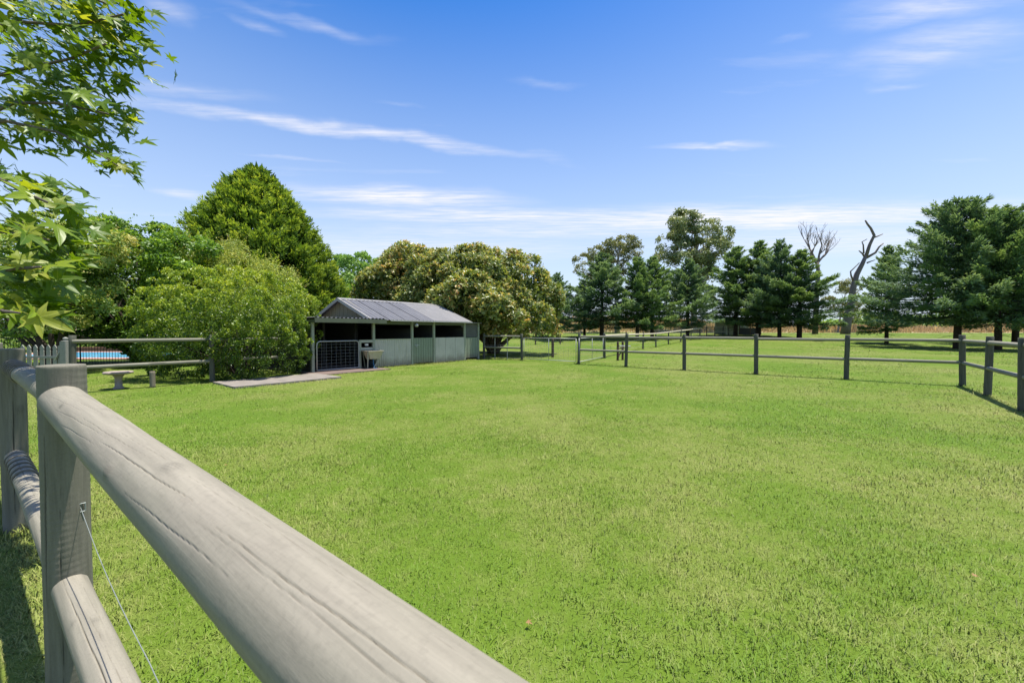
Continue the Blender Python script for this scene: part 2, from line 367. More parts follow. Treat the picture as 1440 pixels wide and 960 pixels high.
def to_ab(x, y): return x * AX[0] + y * AX[1], x * BX[0] + y * BX[1]
def blocked(x, y):
    a, b = to_ab(x, y)
    slab = (a > 11.28) & (a < 12.95) & (b > 3.42) & (b < 6.22)
    bay = (a > 12.45) & (b > 6.0) & (b < 8.75) & (a < 18)
    shed = (a > 13.45) & (b > 6.0) & (b < 14.9) & (a < 18)
    pool = (x < -9) & (x > -32) & (y > 18.6) & (y < 29)
    return slab | bay | shed | pool
NPQ = Vector((-1.665, 1.47, 0)); NDQ = Vector((-math.sin(R(54.4)), math.cos(R(54.4)), 0))
def build_grass():
    Vs, Fs, Ts, off = [], [], [], 0
    bands = [(1.25, 3.2, 10500, .030, .0027), (3.2, 6, 4800, .030, .0042), (6, 10, 1550, .030, .0086), (10, 17, 480, .030, .0155), (17, 31, 120, .036, .028), (31, 62, 22, .05, .07)]
    for (y0, y1, dens, h, wd) in bands:
        xm = y1 * 1.32 + .2; n = int((y1 - y0) * 2 * xm * dens)
        y = rng.uniform(y0, y1, n) * np.exp(rng.normal(0, .09, n)); x = rng.uniform(-xm, xm, n)
        k = (y > 1.2) & (np.abs(x) < y * 1.32 + .2) & ~blocked(x, y)
        # patchy thickness
        th = .5 + .5 * np.sin(x * 1.7 + 2 * np.sin(y * .9)) * np.sin(y * 2.1 + 1.5 * np.sin(x * 1.3))
        k &= rng.random(n) < .55 + .45 * th
        x, y, th = x[k], y[k], th[k]; n = len(x)
        hh = h * .84 * rng.gamma(6, 1 / 6, n) * (.75 + .5 * th); az = rng.uniform(0, 2 * np.pi, n); lean = np.minimum(rng.gamma(4.0, .21, n), 1.5)
        # some long runners lying over, like couch grass
        run = rng.random(n) < .05; hh[run] *= 1.7; lean[run] = rng.uniform(1.0, 1.6, run.sum())
        d = np.stack([np.cos(az) * np.sin(lean), np.sin(az) * np.sin(lean), np.cos(np.minimum(lean, 1.45))], -1)
        s = np.stack([-np.sin(az + 1.2 * rng.normal(size=n)), np.cos(az), np.zeros(n)], -1); s = unit(s)
        base = np.stack([x, y, T(x, y) - .002], -1); w_ = (wd * rng.uniform(.7, 1.3, n))[:, None]
        tip = base + d * hh[:, None]; tip[:, 2] = np.maximum(tip[:, 2], base[:, 2] + .006)
        mid = base + d * hh[:, None] * .5; mid[:, 2] += .18 * hh
        t = rng.random(n)
        if y0 < 6:
            V = np.stack([base - s * w_ * .5, base + s * w_ * .5, mid + s * w_ * .42, mid - s * w_ * .42, tip], 1).reshape(-1, 3)
            i = np.arange(n)[:, None] * 5 + off
            F = np.concatenate([i + np.array([[0, 1, 2]]), i + np.array([[0, 2, 3]]), i + np.array([[3, 2, 4]])], 1).reshape(-1, 3); kk = 5
        else:
            V = np.stack([base - s * w_ * .5, base + s * w_ * .5, tip], 1).reshape(-1, 3)
            i = np.arange(n)[:, None] * 3 + off; F = i + np.array([[0, 1, 2]]); kk = 3
        Vs.append(V); Fs.append(F); Ts.append(np.repeat(t, kk)); off += len(V)
    # longer grass left standing by posts, slab and shed; coarse lush clumps in the turf
    cen = [ab(a, 15.2) for a in (11.35, 8.25, 6.15, 3.95, 1.72, -.55, -2.85)] + [ab(-2.85, b) for b in (13.25, 11.05)] + [ab(13.25, .95), ab(13.3, 3.55)] + [NPQ + NDQ * k for k in (0, 2.3, 4.6)]
    tx, ty, tr_, th_ = [], [], [], []
    for c in cen: tx += [c.x] * 90; ty += [c.y] * 90; tr_ += [.10] * 90; th_ += [.085] * 90
    def along(p, q, n_, h_):
        for _ in range(n_): f = random.random(); v = p.lerp(q, f); tx.append(v.x); ty.append(v.y); tr_.append(.035); th_.append(h_)
    along(ab(11.27, 3.4), ab(11.27, 6.2), 700, .06); along(ab(11.3, 3.4), ab(12.9, 3.4), 300, .06); along(ab(11.3, 6.25), ab(12.4, 6.25), 250, .06)
    along(ab(13.40, 8.8), ab(13.40, 14.8), 1300, .07); along(ab(12.42, 6.2), ab(12.42, 8.8), 300, .05); along(ab(15.2, 8), ab(15.2, 9), 0, 0)
    for k in range(6): along(ab(8.25 - 2.22 * k, 15.2), ab(6.03 - 2.22 * k, 15.2), 260, .055)
    along(ab(-2.85, 15.2), ab(-2.8, 8.7), 700, .07); along(NPQ, NPQ + NDQ * 4.6, 900, .055)
    tx, ty, tr_, th_ = map(np.array, (tx, ty, tr_, th_)); n = len(tx); tx = tx + rng.normal(0, 1, n) * tr_; ty = ty + rng.normal(0, 1, n) * tr_; tw_ = np.full(n, .006) * np.maximum(1, ty / 9); tt = rng.random(n)
    nc = 420; cy = 1.6 + 7.5 * rng.random(nc) ** 1.5; cx = (rng.random(nc) * 2 - 1) * cy * 1.3; m = 46
    gx = np.repeat(cx, m) + rng.normal(0, .05, nc * m) * np.repeat(rng.uniform(.5, 1.6, nc), m); gy = np.repeat(cy, m) + rng.normal(0, .05, nc * m) * np.repeat(rng.uniform(.5, 1.6, nc), m)
    tx = np.concatenate([tx, gx]); ty = np.concatenate([ty, gy]); th_ = np.concatenate([th_, np.full(nc * m, .030)]); tw_ = np.concatenate([tw_, np.full(nc * m, .0048)]); tt = np.concatenate([tt, rng.uniform(.15, .65, nc * m)]); n = len(tx)
    k = (ty > 1.15) & ~blocked(tx, ty); tx, ty, th_, tw_, tt = tx[k], ty[k], th_[k], tw_[k], tt[k]; n = len(tx)
    az = rng.uniform(0, 2 * np.pi, n); lean = np.minimum(rng.gamma(4, .17, n), 1.45); hh = th_ * rng.uniform(.5, 1.4, n)
    d = np.stack([np.cos(az) * np.sin(lean), np.sin(az) * np.sin(lean), np.cos(lean)], -1); sd = np.stack([-np.sin(az), np.cos(az), 0 * az], -1)
    base = np.stack([tx, ty, T(tx, ty) - .002], -1); tip = base + d * hh[:, None]; tip[:, 2] -= .15 * hh; mid = base + d * hh[:, None] * .5; mid[:, 2] += .12 * hh; w_ = tw_[:, None]
    V = np.stack([base - sd * w_ * .5, base + sd * w_ * .5, mid + sd * w_ * .45, mid - sd * w_ * .45, tip], 1).reshape(-1, 3); i = np.arange(n)[:, None] * 5 + off
    Fs.append(np.concatenate([i + np.array([[0, 1, 2]]), i + np.array([[0, 2, 3]]), i + np.array([[3, 2, 4]])], 1).reshape(-1, 3)); Vs.append(V); Ts.append(np.repeat(tt, 5)); off += len(V)
    me = np_mesh('lawn_grass', np.concatenate(Vs), np.concatenate(Fs), np.concatenate(Ts))
    tag(obj('lawn_grass', me, M['grass']), 'short mown green grass blades covering the paddock', 'grass', kind='stuff')
build_grass()

def build_dry_grass():
    n = 70000; y = rng.uniform(63, 92, n); x = rng.uniform(-14, 120, n)
    cl = np.sin(x * .35) * np.sin(y * .3 + x * .11) + .6 * np.sin(x * .9 + 1)
    k = rng.random(n) < .45 + .4 * np.clip(cl, 0, 1); x, y, cl = x[k], y[k], cl[k]; n = len(x)
    h = (.75 + .45 * np.clip(cl, -.6, 1)) * rng.uniform(.6, 1.35, n) * np.where(y > 66, 1, .7); az = rng.uniform(0, 6.28, n); ln = rng.normal(0, .28, n)
    base = np.stack([x, y, T(x, y) - .02], -1); tip = base + np.stack([np.cos(az) * np.sin(ln) * h + .1, np.sin(az) * np.sin(ln) * h, np.cos(ln) * h], -1)
    s = np.stack([np.cos(az * 3), np.sin(az * 3) * .5, 0 * az], -1) * rng.uniform(.04, .10, n)[:, None]
    V = np.stack([base - s, base + s, tip + s * .6, tip - s * .5], 1).reshape(-1, 3); i = np.arange(n)[:, None] * 4
    F = np.concatenate([i + np.array([[0, 1, 2]]), i + np.array([[0, 2, 3]])], 1).reshape(-1, 3)
    me = np_mesh('dry_grass', V, F, np.repeat(rng.random(n), 4))
    tag(obj('dry_grass', me, M['dry_grass']), 'tall tan dry grass along the far edge of the lawn', 'dry grass', kind='stuff')
build_dry_grass()

def build_hills():
    xs = np.linspace(-3500, 4200, 160); rows = []
    for k, (yy, hh) in enumerate([(1500, -10), (1750, 26), (2100, 52), (2600, 70), (3000, -20)]):
        z = hh * (.72 + .22 * np.sin(xs / 430 + k) + .12 * np.sin(xs / 170 + 2 * k) + .05 * np.sin(xs / 60))
        rows.append(np.stack([xs, np.full_like(xs, yy), z], -1))
    V = np.concatenate(rows); nx = len(xs)
    i, j = np.meshgrid(np.arange(nx - 1), np.arange(len(rows) - 1)); q = (j * nx + i).ravel()
    tag(obj('hills', np_mesh('hills', V, np.stack([q, q + 1, q + nx + 1, q + nx], -1), smooth=True), M['hill']), 'low blue wooded hills on the horizon', 'hills', kind='structure')
build_hills()

# =================================================================== FENCES
def log_mesh(name, L, r, axis, seg=14, rings=10, taper=.04, rough=.03, seed=0):
    rs = np.random.default_rng(seed); t = np.linspace(0, 1, rings); a = np.linspace(0, 2 * np.pi, seg, endpoint=False)
    rr = r * (1 - taper * t)[:, None] * (1 + rough * np.sin(a[None] * 2 + rs.uniform(0, 6)) * .5 + rough * .5 * np.sin(3 * a[None] + 5 * t[:, None] + rs.uniform(0, 6)))
    bow = rough * r * 2 * np.sin(np.pi * t) * rs.uniform(-1, 1)
    u, v = rr * np.cos(a)[None] + bow[:, None], rr * np.sin(a)[None]; l = np.repeat((t * L)[:, None], seg, 1)
    # rounded end arris
    P3 = [u, v, l] if axis == 2 else [l, u, v]
    V = np.stack(P3, -1).reshape(-1, 3); mb = MB(); mb.v = [tuple(p) for p in V]
    e = .985
    o = len(mb.v)
    ring2 = [(np.array(mb.v[(rings - 1) * seg + k]) - np.array(mb.v[(rings - 1) * seg:]).mean(0)) * .9 + np.array(mb.v[(rings - 1) * seg:]).mean(0) + (np.array((0, 0, .006)) if axis == 2 else np.array((.006, 0, 0))) for k in range(seg)]
    mb.v += [tuple(p) for p in ring2]
    n = rings + 1
    mb.f = [(i * seg + k, i * seg + (k + 1) % seg, (i + 1) * seg + (k + 1) % seg, (i + 1) * seg + k) for i in range(n - 1) for k in range(seg)]
    mb.f += [tuple(range(seg))[::-1], tuple(range((n - 1) * seg, n * seg))]
    me = mb.mesh(name); me.polygons.foreach_set('use_smooth', [len(p.vertices) == 4 for p in me.polygons]); return me
POSTS = [log_mesh('post', 1.40, .064, 2, seed=s) for s in range(4)]
RAILS = [log_mesh('rail', 1.0, .046, 0, seed=s + 9, rings=14) for s in range(4)]
for m_ in POSTS: m_.materials.append(M['post_far'])
for m_ in RAILS: m_.materials.append(M['rail_far'])
def rail_between(p, q, parent, k=0, r=1.0, name='rail', meshes=None):
    d = q - p; L = d.length; o = obj(name, (meshes or RAILS)[k % 4], None, parent, p - Vector(parent.location))
    o.rotation_euler = d.to_track_quat('X', 'Z').to_euler(); o.scale = (L, r, r); return o
def fence(name, label, pts, heights=(1.165, .60), top=1.29, posts=None, pr=1.0, rr=1.0, pm=None, rm=None, cat='fence'):
    """pts: post feet in the world"""
    t = thing(name, label, cat, pts[0])
    for i, p in enumerate(pts):
        if posts is None or posts[i]:
            s = random.uniform(.985, 1.02)
            obj('post', (pm or POSTS)[i % 4], None, t, p - pts[0] + Vector((0, 0, top * s - 1.40)), (R(random.uniform(-1.4, 1.4)), R(random.uniform(-1.4, 1.4)), i * 1.3), (pr, pr, 1))
    for h in heights:
        for i in range(len(pts) - 1):
            e = Vector((0, 0, random.uniform(-.012, .012)))
            rail_between(pts[i] + Vector((0, 0, h)) + e, pts[i + 1] + Vector((0, 0, h)) + e, t, i + int(h * 10), rr, meshes=rm)
    return t
G3 = lambda v: Vector((v.x, v.y, float(T(v.x, v.y))))
fence('timber_rail_fence', 'two-rail round timber fence crossing the lawn right of the mesh gates',
      [ab(a, 15.2) for a in (8.25, 6.15, 3.95, 1.72, -.55, -2.85)])
fence('timber_rail_fence', 'short two-rail timber fence running off the right edge of the photo',
      [ab(-2.85, 15.2) + ab(0, 0), ab(-2.85, 13.25), ab(-2.8, 11.05), ab(-2.8, 8.7)], posts=[False, True, True, True])
fence('timber_rail_fence', 'two-rail timber fence in front of the pool and big clipped bush',
      [ab(13.25, .95), ab(13.3, 3.55), ab(13.5, 5.3)], heights=(1.175, .585), posts=[True, True, False])
# bay between shed and gates, with two steel droppers
t = fence('timber_rail_fence', 'short timber fence bay between the shed and the mesh gates', [ab(11.35, 15.3), ab(13.7, 15.2)], heights=(1.15, .60))
for a in (12.3, 13.1):
    p = ab(a, 15.35) - Vector(t.location); obj('steel_dropper', MB().tube([p, p + Vector((0, 0, 1.05))], .018, 6), M['galv'], t)
p0 = ab(11.35, 15.38, .10) - Vector(t.location); p1 = ab(13.7, 15.28, .10) - Vector(t.location)
mb = MB()
for z in (.0, .3, .6): mb.tube([p0 + Vector((0, 0, z)), p1 + Vector((0, 0, z))], .004, 4)
obj('wire', mb, M['wire'], t)
# receding fence
rec = [Vector((x, y, 0)) for x, y in ((4.75, 20.4), (7.3, 25.5), (10.1, 30.7), (12.3, 34), (14.7, 37.4), (17.2, 40.6), (19.6, 43.6), (22, 46.6))]
RP = []
for m_ in RAILS:
    c = m_.copy(); c.materials.clear(); c.materials.append(M['rail_pale']); RP.append(c)
RB = []
for m_ in RAILS:
    c = m_.copy(); c.materials.clear(); c.materials.append(M['brown_post']); RB.append(c)
PB = []
for m_ in POSTS:
    c = m_.copy(); c.materials.clear(); c.materials.append(M['brown_post']); PB.append(c)
t = fence('timber_rail_fence', 'long fence with bleached top rail climbing away to the far shelter', [G3(p) for p in rec], heights=(1.16,), rr=1.35, rm=RP)
mb = MB()
for i in range(len(rec) - 1):
    for z in (.25, .5, .75): mb.tube([G3(rec[i]) + Vector((0, 0, z)) - Vector(t.location), G3(rec[i + 1]) + Vector((0, 0, z)) - Vector(t.location)], .006, 4)
obj('wire', mb, M['wire'], t)
fence('timber_rail_fence', 'small pale railed yard fence beside the far shelter',
      [G3(Vector((x, y, 0))) for x, y in ((24.2, 49.5), (25.6, 50.3), (27.0, 51), (28.0, 51.5))], heights=(1.2, .6), rr=1.2, pr=.9, rm=RP)
fence('timber_rail_fence', 'dark brown rail fence in the shade behind the broad dome-shaped tree',
      [G3(Vector((x, y, 0))) for x, y in ((-6, 36), (-3.2, 36.5), (-.4, 37), (2.2, 37.5), (4.6, 38))], heights=(1.1, .6), rm=RB, pm=PB)

# ---- gates with wire mesh
def mesh_gate(name, label, p, q, h0, h1, uprights=1, cols=22, rows=9, rp=.015, wr=.0024, round_r=.0, parts=True):
    t = thing(name, label, 'gate', (p.x, p.y, float(T(p.x, p.y)))); d = (q - p); L = Vector((d.x, d.y, 0)).length; t.rotation_euler = (0, 0, math.atan2(d.y, d.x))
    if round_r:
        pts = [(0, 0, h0)]
        pts = [(round_r + (L - 2 * round_r) * .5, 0, h0), (L - round_r, 0, h0)]
        def arc(cx, cz, a0, a1): return [(cx + round_r * math.cos(a), 0, cz + round_r * math.sin(a)) for a in np.linspace(a0, a1, 6)]
        pts += arc(L - round_r * .35, h0 + round_r * .35, -1.57, 0)[5:6]
        pts = [(0, 0, h0), (L - .02, 0, h0), (L, 0, h0 + .02)] + arc(L - round_r, h1 - round_r, 0, 1.57) + arc(round_r, h1 - round_r, 1.57, 3.14) + [(0, 0, h0)]
        obj('frame', MB().tube(pts, rp, 8), M['galv'], t, smooth=True)
    else:
        for z in (h0, h1): obj('frame_rail', MB().tube([(0, 0, z), (L, 0, z)], rp, 8), M['galv'], t, smooth=True)
        for x in (0, L): obj('frame_upright', MB().tube([(x, 0, h0 - .0), (x, 0, h1)], rp * 1.02, 8), M['galv'], t, smooth=True)
    for k in range(uprights):
        x = L * (k + 1) / (uprights + 1); obj('frame_upright', MB().tube([(x, 0, h0), (x, 0, h1)], rp * .85, 8), M['galv'], t, smooth=True)
    mb = MB()
    for k in range(1, cols): mb.tube([(L * k / cols, .012, h0), (L * k / cols, .012, h1)], wr, 4, False)
    for k in range(1, rows): z = h0 + (h1 - h0) * k / rows; mb.tube([(0, .016, z), (L, .016, z)], wr, 4, False)
    obj('wire_mesh', mb, M['wire'], t); return t
mesh_gate('mesh_gate', 'galvanised pipe and wire mesh gate closing the gap toward the broad tree', ab(11.22, 15.28), ab(8.38, 15.2), .10, 1.08)
mesh_gate('mesh_gate', 'galvanised wire mesh gate angled away behind the timber fence', Vector((2.86, 16.95, 0)), Vector((4.62, 20.2, 0)), .10, 1.10)
# brown single post behind gate
g = G3(Vector((2.2, 21.5, 0)))
tag(obj('brown_post', log_mesh('brown_post', 1.0, .075, 2, seed=31), M['brown_post'], None, g), 'lone dark brown timber post seen through the mesh gate', 'post')
# brown hitching rail: two short posts, rail, brace
t = thing('hitching_rail', 'short dark brown twin-post timber hitching rail behind the long fence', 'hitching rail', (5.05, 19.0, 0))
for x, y in ((0, 0), (.33, .35)): obj('post', log_mesh('post', .9, .055, 2, seed=int(x * 9) + 40), M['brown_post'], t, (x, y, 0))
obj('brace', MB().tube([(.02, .02, .12), (.30, .32, .52)], .03, 8), M['brown_post'], t)
obj('rail', MB().tube([(-.05, -.05, .58), (.62, .62, .60)], .035, 8), M['deadwood'], t)
obj('rail', MB().tube([(.1, .1, .70), (.75, .5, .66)], .028, 8), M['galv'], t)

# =================================================================== NEAR FENCE (hero)
PHI = R(54.4); ND = Vector((-math.sin(PHI), math.cos(PHI), 0)); NB = Vector((math.cos(PHI), math.sin(PHI), 0))
NP0 = Vector((-1.665, 1.47, 0))
def carve(name, L, r, axis, seg, rings, cracks, knots=(), seed=0, taper=0, kerf=0, top_chamfer=False):
    """round log with checks (cracks) and knots cut in; crack = (x0, x1, angle deg, drift deg, width mm, depth mm)"""
    rs = np.random.default_rng(seed); t = np.linspace(0, L, rings)[:, None]; a = np.linspace(0, 2 * np.pi, seg, endpoint=False)[None]
    rr = r * (1 - taper * t / L) * (1 + .012 * np.sin(2 * a + 1.1 + .8 * t) + .008 * np.sin(3 * a + 2.5 * t + seed) + .006 * np.sin(9 * t + a + seed))
    rr = rr + .00025 * np.sin(11 * a + 4 * np.sin(3 * t + seed))
    dark = np.zeros_like(rr)
    if kerf: rr = rr + kerf * np.sin(t * 2 * np.pi / .011 + 2.2 * np.sin(a * 1 + 3 * t)) * (.5 + .5 * np.sin(5 * t + 2 * a))
    for (x0, x1, ang, drift, wmm, dmm) in cracks:
        u = np.clip((t - x0) / (x1 - x0), 0, 1); prof = np.where((t > x0) & (t < x1), np.sin(np.pi * u) ** .45, 0)
        ca = R(ang) + R(drift) * u + .018 * np.sin(9 * t + ang) + .010 * np.sin(31 * t + 2 * ang)
        for (kx, ka, kr) in knots: ca = ca + .05 * np.exp(-((t - kx) / .05) ** 2) * np.sign(R(ang) - R(ka)) * np.exp(-((R(ang) - R(ka)) / .5) ** 2)
        da = np.abs((a - ca + np.pi) % (2 * np.pi) - np.pi) * r
        wv = wmm * .0005 * np.maximum(prof, .05)
        g = np.exp(-(da / wv) ** 2) * prof
        rr = rr - g * dmm * .001; dark = np.maximum(dark, np.clip(g * 1.1, 0, 1) * min(.85, .22 + dmm / 9))
    for (kx, ka, kr) in knots:
        da = ((a - R(ka) + np.pi) % (2 * np.pi) - np.pi) * r; d2 = ((t - kx) / 1.5) ** 2 + da ** 2
        g = np.exp(-d2 / kr ** 2); rr = rr + g * .003
        ringy = np.exp(-((np.sqrt(d2) - kr * .7) / (kr * .18)) ** 2); spk = (.5 + .5 * np.sin(a * 67 + t * 160)) * g
        dark = np.maximum(dark, .10 * ringy + .34 * spk + .10 * g)
    u, v = rr * np.cos(a), rr * np.sin(a); l = t + 0 * a
    V = np.stack([u, v, l] if axis == 2 else [l, u, v], -1).reshape(-1, 3); D = dark.reshape(-1)
    i, j = np.meshgrid(np.arange(seg), np.arange(rings - 1)); q = (j * seg + i).ravel(); q2 = (j * seg + (i + 1) % seg).ravel()
    F = np.stack([q, q2, q2 + seg, q + seg], -1)
    # end caps: rings shrinking to the centre, keeping the checks as dark radial splits
    for end in (0, 1):
        base = 0 if end == 0 else (rings - 1) * seg; ring = V[base:base + seg]; cen = ring.mean(0); prev = np.arange(base, base + seg)
        ax3 = np.zeros(3); ax3[0 if axis == 0 else 2] = 1 if end else -1
        for f_, up in ((.965, .004), (.6, .006), (.3, .006), (.02, .006)):
            nv = cen + (ring - cen) * f_ + ax3 * up; o = len(V); V = np.concatenate([V, nv]); D = np.concatenate([D, D[base:base + seg] * (f_ > .25)])
            nw = np.arange(o, o + seg); q = np.stack([prev, np.roll(prev, -1), np.roll(nw, -1), nw], -1)
            F = np.concatenate([F, q if end else q[:, ::-1]]); prev = nw
    return np_mesh(name, V, F, D, smooth=True)
nf = thing('timber_rail_fence', 'close-up weathered two-rail timber fence in the left foreground', 'fence', NP0)
# posts: the near one, two further along to the left, one by the camera
SP = 2.30
pm0 = carve('post', 1.42, .0635, 2, 170, 190, [(.0, 1.42, 205, 12, 5, 14), (.55, 1.18, 262, 8, 4, 9), (.3, .95, 236, -14, 3, 6), (1.1, 1.42, 228, 10, 5, 12), (.2, 1.0, 300, 6, 2, 4), (.9, 1.42, 60, 4, 4, 9)], kerf=.0006, seed=3)
pm1 = carve('post', 1.42, .0635, 2, 120, 140, [(.2, 1.2, 250, 10, 4, 9), (.6, 1.42, 330, 10, 4, 9)], [(1.0, 290, .02)], kerf=.0005, seed=5)
for k, (s, me) in enumerate([(0, pm0), (SP, pm1), (2 * SP, pm1), (-2.52, pm1)]):
    obj('post', me, M['timber_z'], nf, ND * s + Vector((0, 0, 1.29 - 1.42)), (0, 0, 0 if k == 0 else k * 1.1))
r_cr = [(.12, .62, 140, -30, .9, 1.0), (.2, .8, 112, -26, .9, 1.2), (.35, .95, 150, -30, 1.0, 1.4), (.62, 1.25, 125, -22, 1.0, 1.4), (.95, 1.5, 134, -24, 1.4, 3.2), (1.55, 2.3, 118, -20, 1.3, 3), (.10, .45, 95, -18, .8, 1.0),
        (.5, .95, 168, -26, .9, 1.4), (1.25, 1.7, 160, -18, 1.0, 1.8), (.25, .6, 72, -14, .8, 1.0), (.9, 1.35, 100, -14, .8, 1.1), (1.3, 2.1, 90, -22, .9, 1.4), (.02, .3, 118, -14, .8, 1.0), (1.5, 2.3, 128, -20, 1.0, 1.5)]
rail_hi = carve('rail', 2.55, .0595, 0, 300, 260, r_cr, [(1.30, 92, .017), (1.12, 158, .014), (.62, 70, .010), (.40, 128, .009)], seed=1)
rail_lo = carve('rail', 2.55, .047, 0, 180, 170, [(.0, 1.6, 118, -12, 2.2, 6), (.05, .5, 72, -10, 1.1, 2), (.3, .9, 88, -8, 1.2, 2.4)], [(.42, 80, .010), (.36, 128, .008)], seed=2)
rail_b = carve('rail', 2.30, .049, 0, 130, 130, [(.0, 1.6, 110, -14, 1.6, 4), (.1, 1.2, 130, -10, 1.2, 2.4), (1.0, 2.2, 90, -14, 1.4, 3)], [], seed=4)
def near_rail(me, p, q):
    o = obj('rail', me, M['timber_x'], nf, p - NP0); o.rotation_euler = (q - p).to_track_quat('X', 'Z').to_euler(); return o
zz = lambda z: Vector((0, 0, z))
near_rail(rail_hi, NP0 - ND * .015 - NB * .004 + zz(1.164), NP0 - ND * 2.56 - NB * .008 + zz(1.080))
near_rail(rail_lo, NP0 - ND * .03 + zz(.478), NP0 - ND * 2.56 - NB * .01 + zz(.455))
near_rail(rail_b, NP0 + ND * SP + zz(1.165), NP0 + ND * .01 + zz(1.172))
near_rail(rail_b, NP0 + ND * SP + zz(.535), NP0 + ND * .01 + zz(.510))
near_rail(rail_b, NP0 + ND * (2 * SP) + zz(1.165), NP0 + ND * (SP + .02) + zz(1.172))
near_rail(rail_b, NP0 + ND * (2 * SP) + zz(.52), NP0 + ND * (SP + .02) + zz(.525))
for z, n_, rr in ((1.1665, 7, .0525), (.532, 6, .0525)):                     # wire wound round the rails at the second post
    mb = MB()
    for k in range(n_):
        c = NP0 + ND * (SP - .16 - k * .12) + zz(z) - NP0; sk = random.uniform(-.012, .012)
        mb.tube([c + NB * (rr * math.cos(a)) + zz(rr * math.sin(a)) + ND * sk * math.cos(a) for a in np.linspace(0, 2 * math.pi, 25)], .0055, 8)
    obj('wire_wrap', mb, M['wrap'], nf, smooth=True)
obj('nail', MB().tube([(0, 0, 0), (0, 0, .006)], .0045, 10), M['nail'], nf, -ND * .035 + zz(1.164 + .0575))
# loose fence wire on the paddock side, with its staple
w0 = -ND * .055 + NB * .030 + zz(.765)
pts = [w0 + (-ND) * s + NB * -.02 * s + zz(-.085 * s - .03 * math.sin(min(s, 1) * 3.1)) for s in np.linspace(0, 1.9, 26)]
obj('wire', MB().tube(pts, .0011, 6), M['wire'], nf, smooth=True)
obj('staple', MB().tube([w0 + zz(.014) - NB * .006, w0 + zz(.014) + NB * .012, w0 - zz(.016) + NB * .012, w0 - zz(.016) - NB * .006], .0025, 6), M['wire'], nf)
obj('wedge_block', MB().box(-.018, .018, -.018, .018, -.014, .014, .003), M['timber_z'], nf, -ND * .062 + NB * .012 + zz(1.045), (0, 0, ANG_B))

# =================================================================== SHED
# local frame: x along the front (away from the camera), y into the building, z up
SH = ab(13.5, 8.7)
shed = thing('stable_shed', 'long low sage-green corrugated stable shed with grey gabled roof', 'shed', SH, ANG_B)
EZ, RZ, HW = 1.83, 2.74, 2.1          # eave, ridge, half width
X0, X1 = -.25, 5.08
def corr_mesh(name, wdt, length, amp=.020, pitch=.152, sub=8, rib=False):
    n = int(round(wdt / pitch)) * sub; x = np.linspace(0, wdt, n + 1); z = amp * (np.clip(np.cos(x / pitch * 2 * np.pi), 0, 1) ** 2 if rib else np.sin(x / pitch * 2 * np.pi))
    V = np.concatenate([np.stack([x, 0 * x, z], -1), np.stack([x, 0 * x + length, z], -1)]); i = np.arange(n)
    F = np.stack([i, i + 1, i + n + 2, i + n + 1], -1); return np_mesh(name, V, F, smooth=True)
slope = math.atan2(RZ - EZ, HW + .3); SL = math.hypot(RZ - EZ, HW + .3)
ro = corr_mesh('roof_sheet', .76, SL, .034, .19, 10, True); ro.materials.append(M['roof_old']); rn = corr_mesh('roof_sheet', .8135, SL, .014, .08135); rn.materials.append(M['roof_new'])
x = X0
k = 0
while x < X1 - .05:
    old = x < 2.5; me = ro if old else rn; wd = .76 if old else .8135
    obj('roof_sheet', me, None, shed, (x, -.3, EZ + (0 if old else .012) + .002 * (k % 2)), (slope, 0, 0))
    o = obj('roof_sheet', me, None, shed, (x + wd, 2 * HW + .3, EZ + .002 * (k % 2)), (slope, 0, math.pi))
    x += wd - .02; k += 1
obj('ridge_cap', MB().add([(X0 - .03, HW - .16, RZ - .035), (X0 - .03, HW, RZ + .035), (X0 - .03, HW + .16, RZ - .035), (X1, HW - .16, RZ - .035), (X1, HW, RZ + .035), (X1, HW + .16, RZ - .035)],
    [(0, 1, 4, 3), (1, 2, 5, 4), (0, 3, 5, 2)]), M['roof_new'], shed)
def slanted(mb, x0, x1, y0, z0, y1, z1, th):
    mb.add([(x, y, z + d) for x in (x0, x1) for (y, z) in ((y0, z0), (y1, z1)) for d in (-th, 0)], [(0, 1, 3, 2), (4, 6, 7, 5), (0, 4, 5, 1), (2, 3, 7, 6), (1, 5, 7, 3), (0, 2, 6, 4)])
    return mb
for s in (0, 1):
    y0 = -.33 if s == 0 else 2 * HW + .33
    obj('barge_board', slanted(MB(), X0 - .04, X0 - .005, y0, EZ + .02, HW, RZ + .03, .13), M['barge'], shed)
# gable triangle of upright boards
nb = 26
for i in range(nb):
    ya, yb = 2 * HW * i / nb, 2 * HW * (i + 1) / nb - .008
    f = lambda y: EZ + .10 + (RZ - EZ - .06) * (1 - abs(y - HW) / HW) * .98
    za, zb = f(ya), f(yb); zlow = 1.86
    if max(za, zb) <= zlow + .03: continue
    za, zb = max(za, zlow + .01), max(zb, zlow + .01); o_ = .008 * (i % 2)
    obj('gable_board', MB().add([(-.02 - o_, ya, zlow), (-.02 - o_, yb, zlow), (-.02 - o_, yb, zb), (-.02 - o_, ya, za), (.02, ya, zlow), (.02, yb, zlow), (.02, yb, zb), (.02, ya, za)],
        [(0, 3, 2, 1), (4, 5, 6, 7), (0, 1, 5, 4), (2, 3, 7, 6), (1, 2, 6, 5), (0, 4, 7, 3)]), M['gable'], shed)
# posts along the front
XP = [0.0, 1.80, 2.98, 4.88, 6.10]
for x in XP: obj('post', MB().box(x - .05, x + .05, -.05 + (.24 if x > 6 else 0), .05 + (.24 if x > 6 else 0), 0, EZ - .02, .012), M['shed_post'], shed)
obj('eave_beam', MB().box(.05, 4.95, -.03, .03, EZ - .16, EZ - .03), M['sage_trim'], shed)
obj('eave_trim', MB().box(.55, X1, -.345, -.325, EZ - .035, EZ + .012), M['barge'], shed)
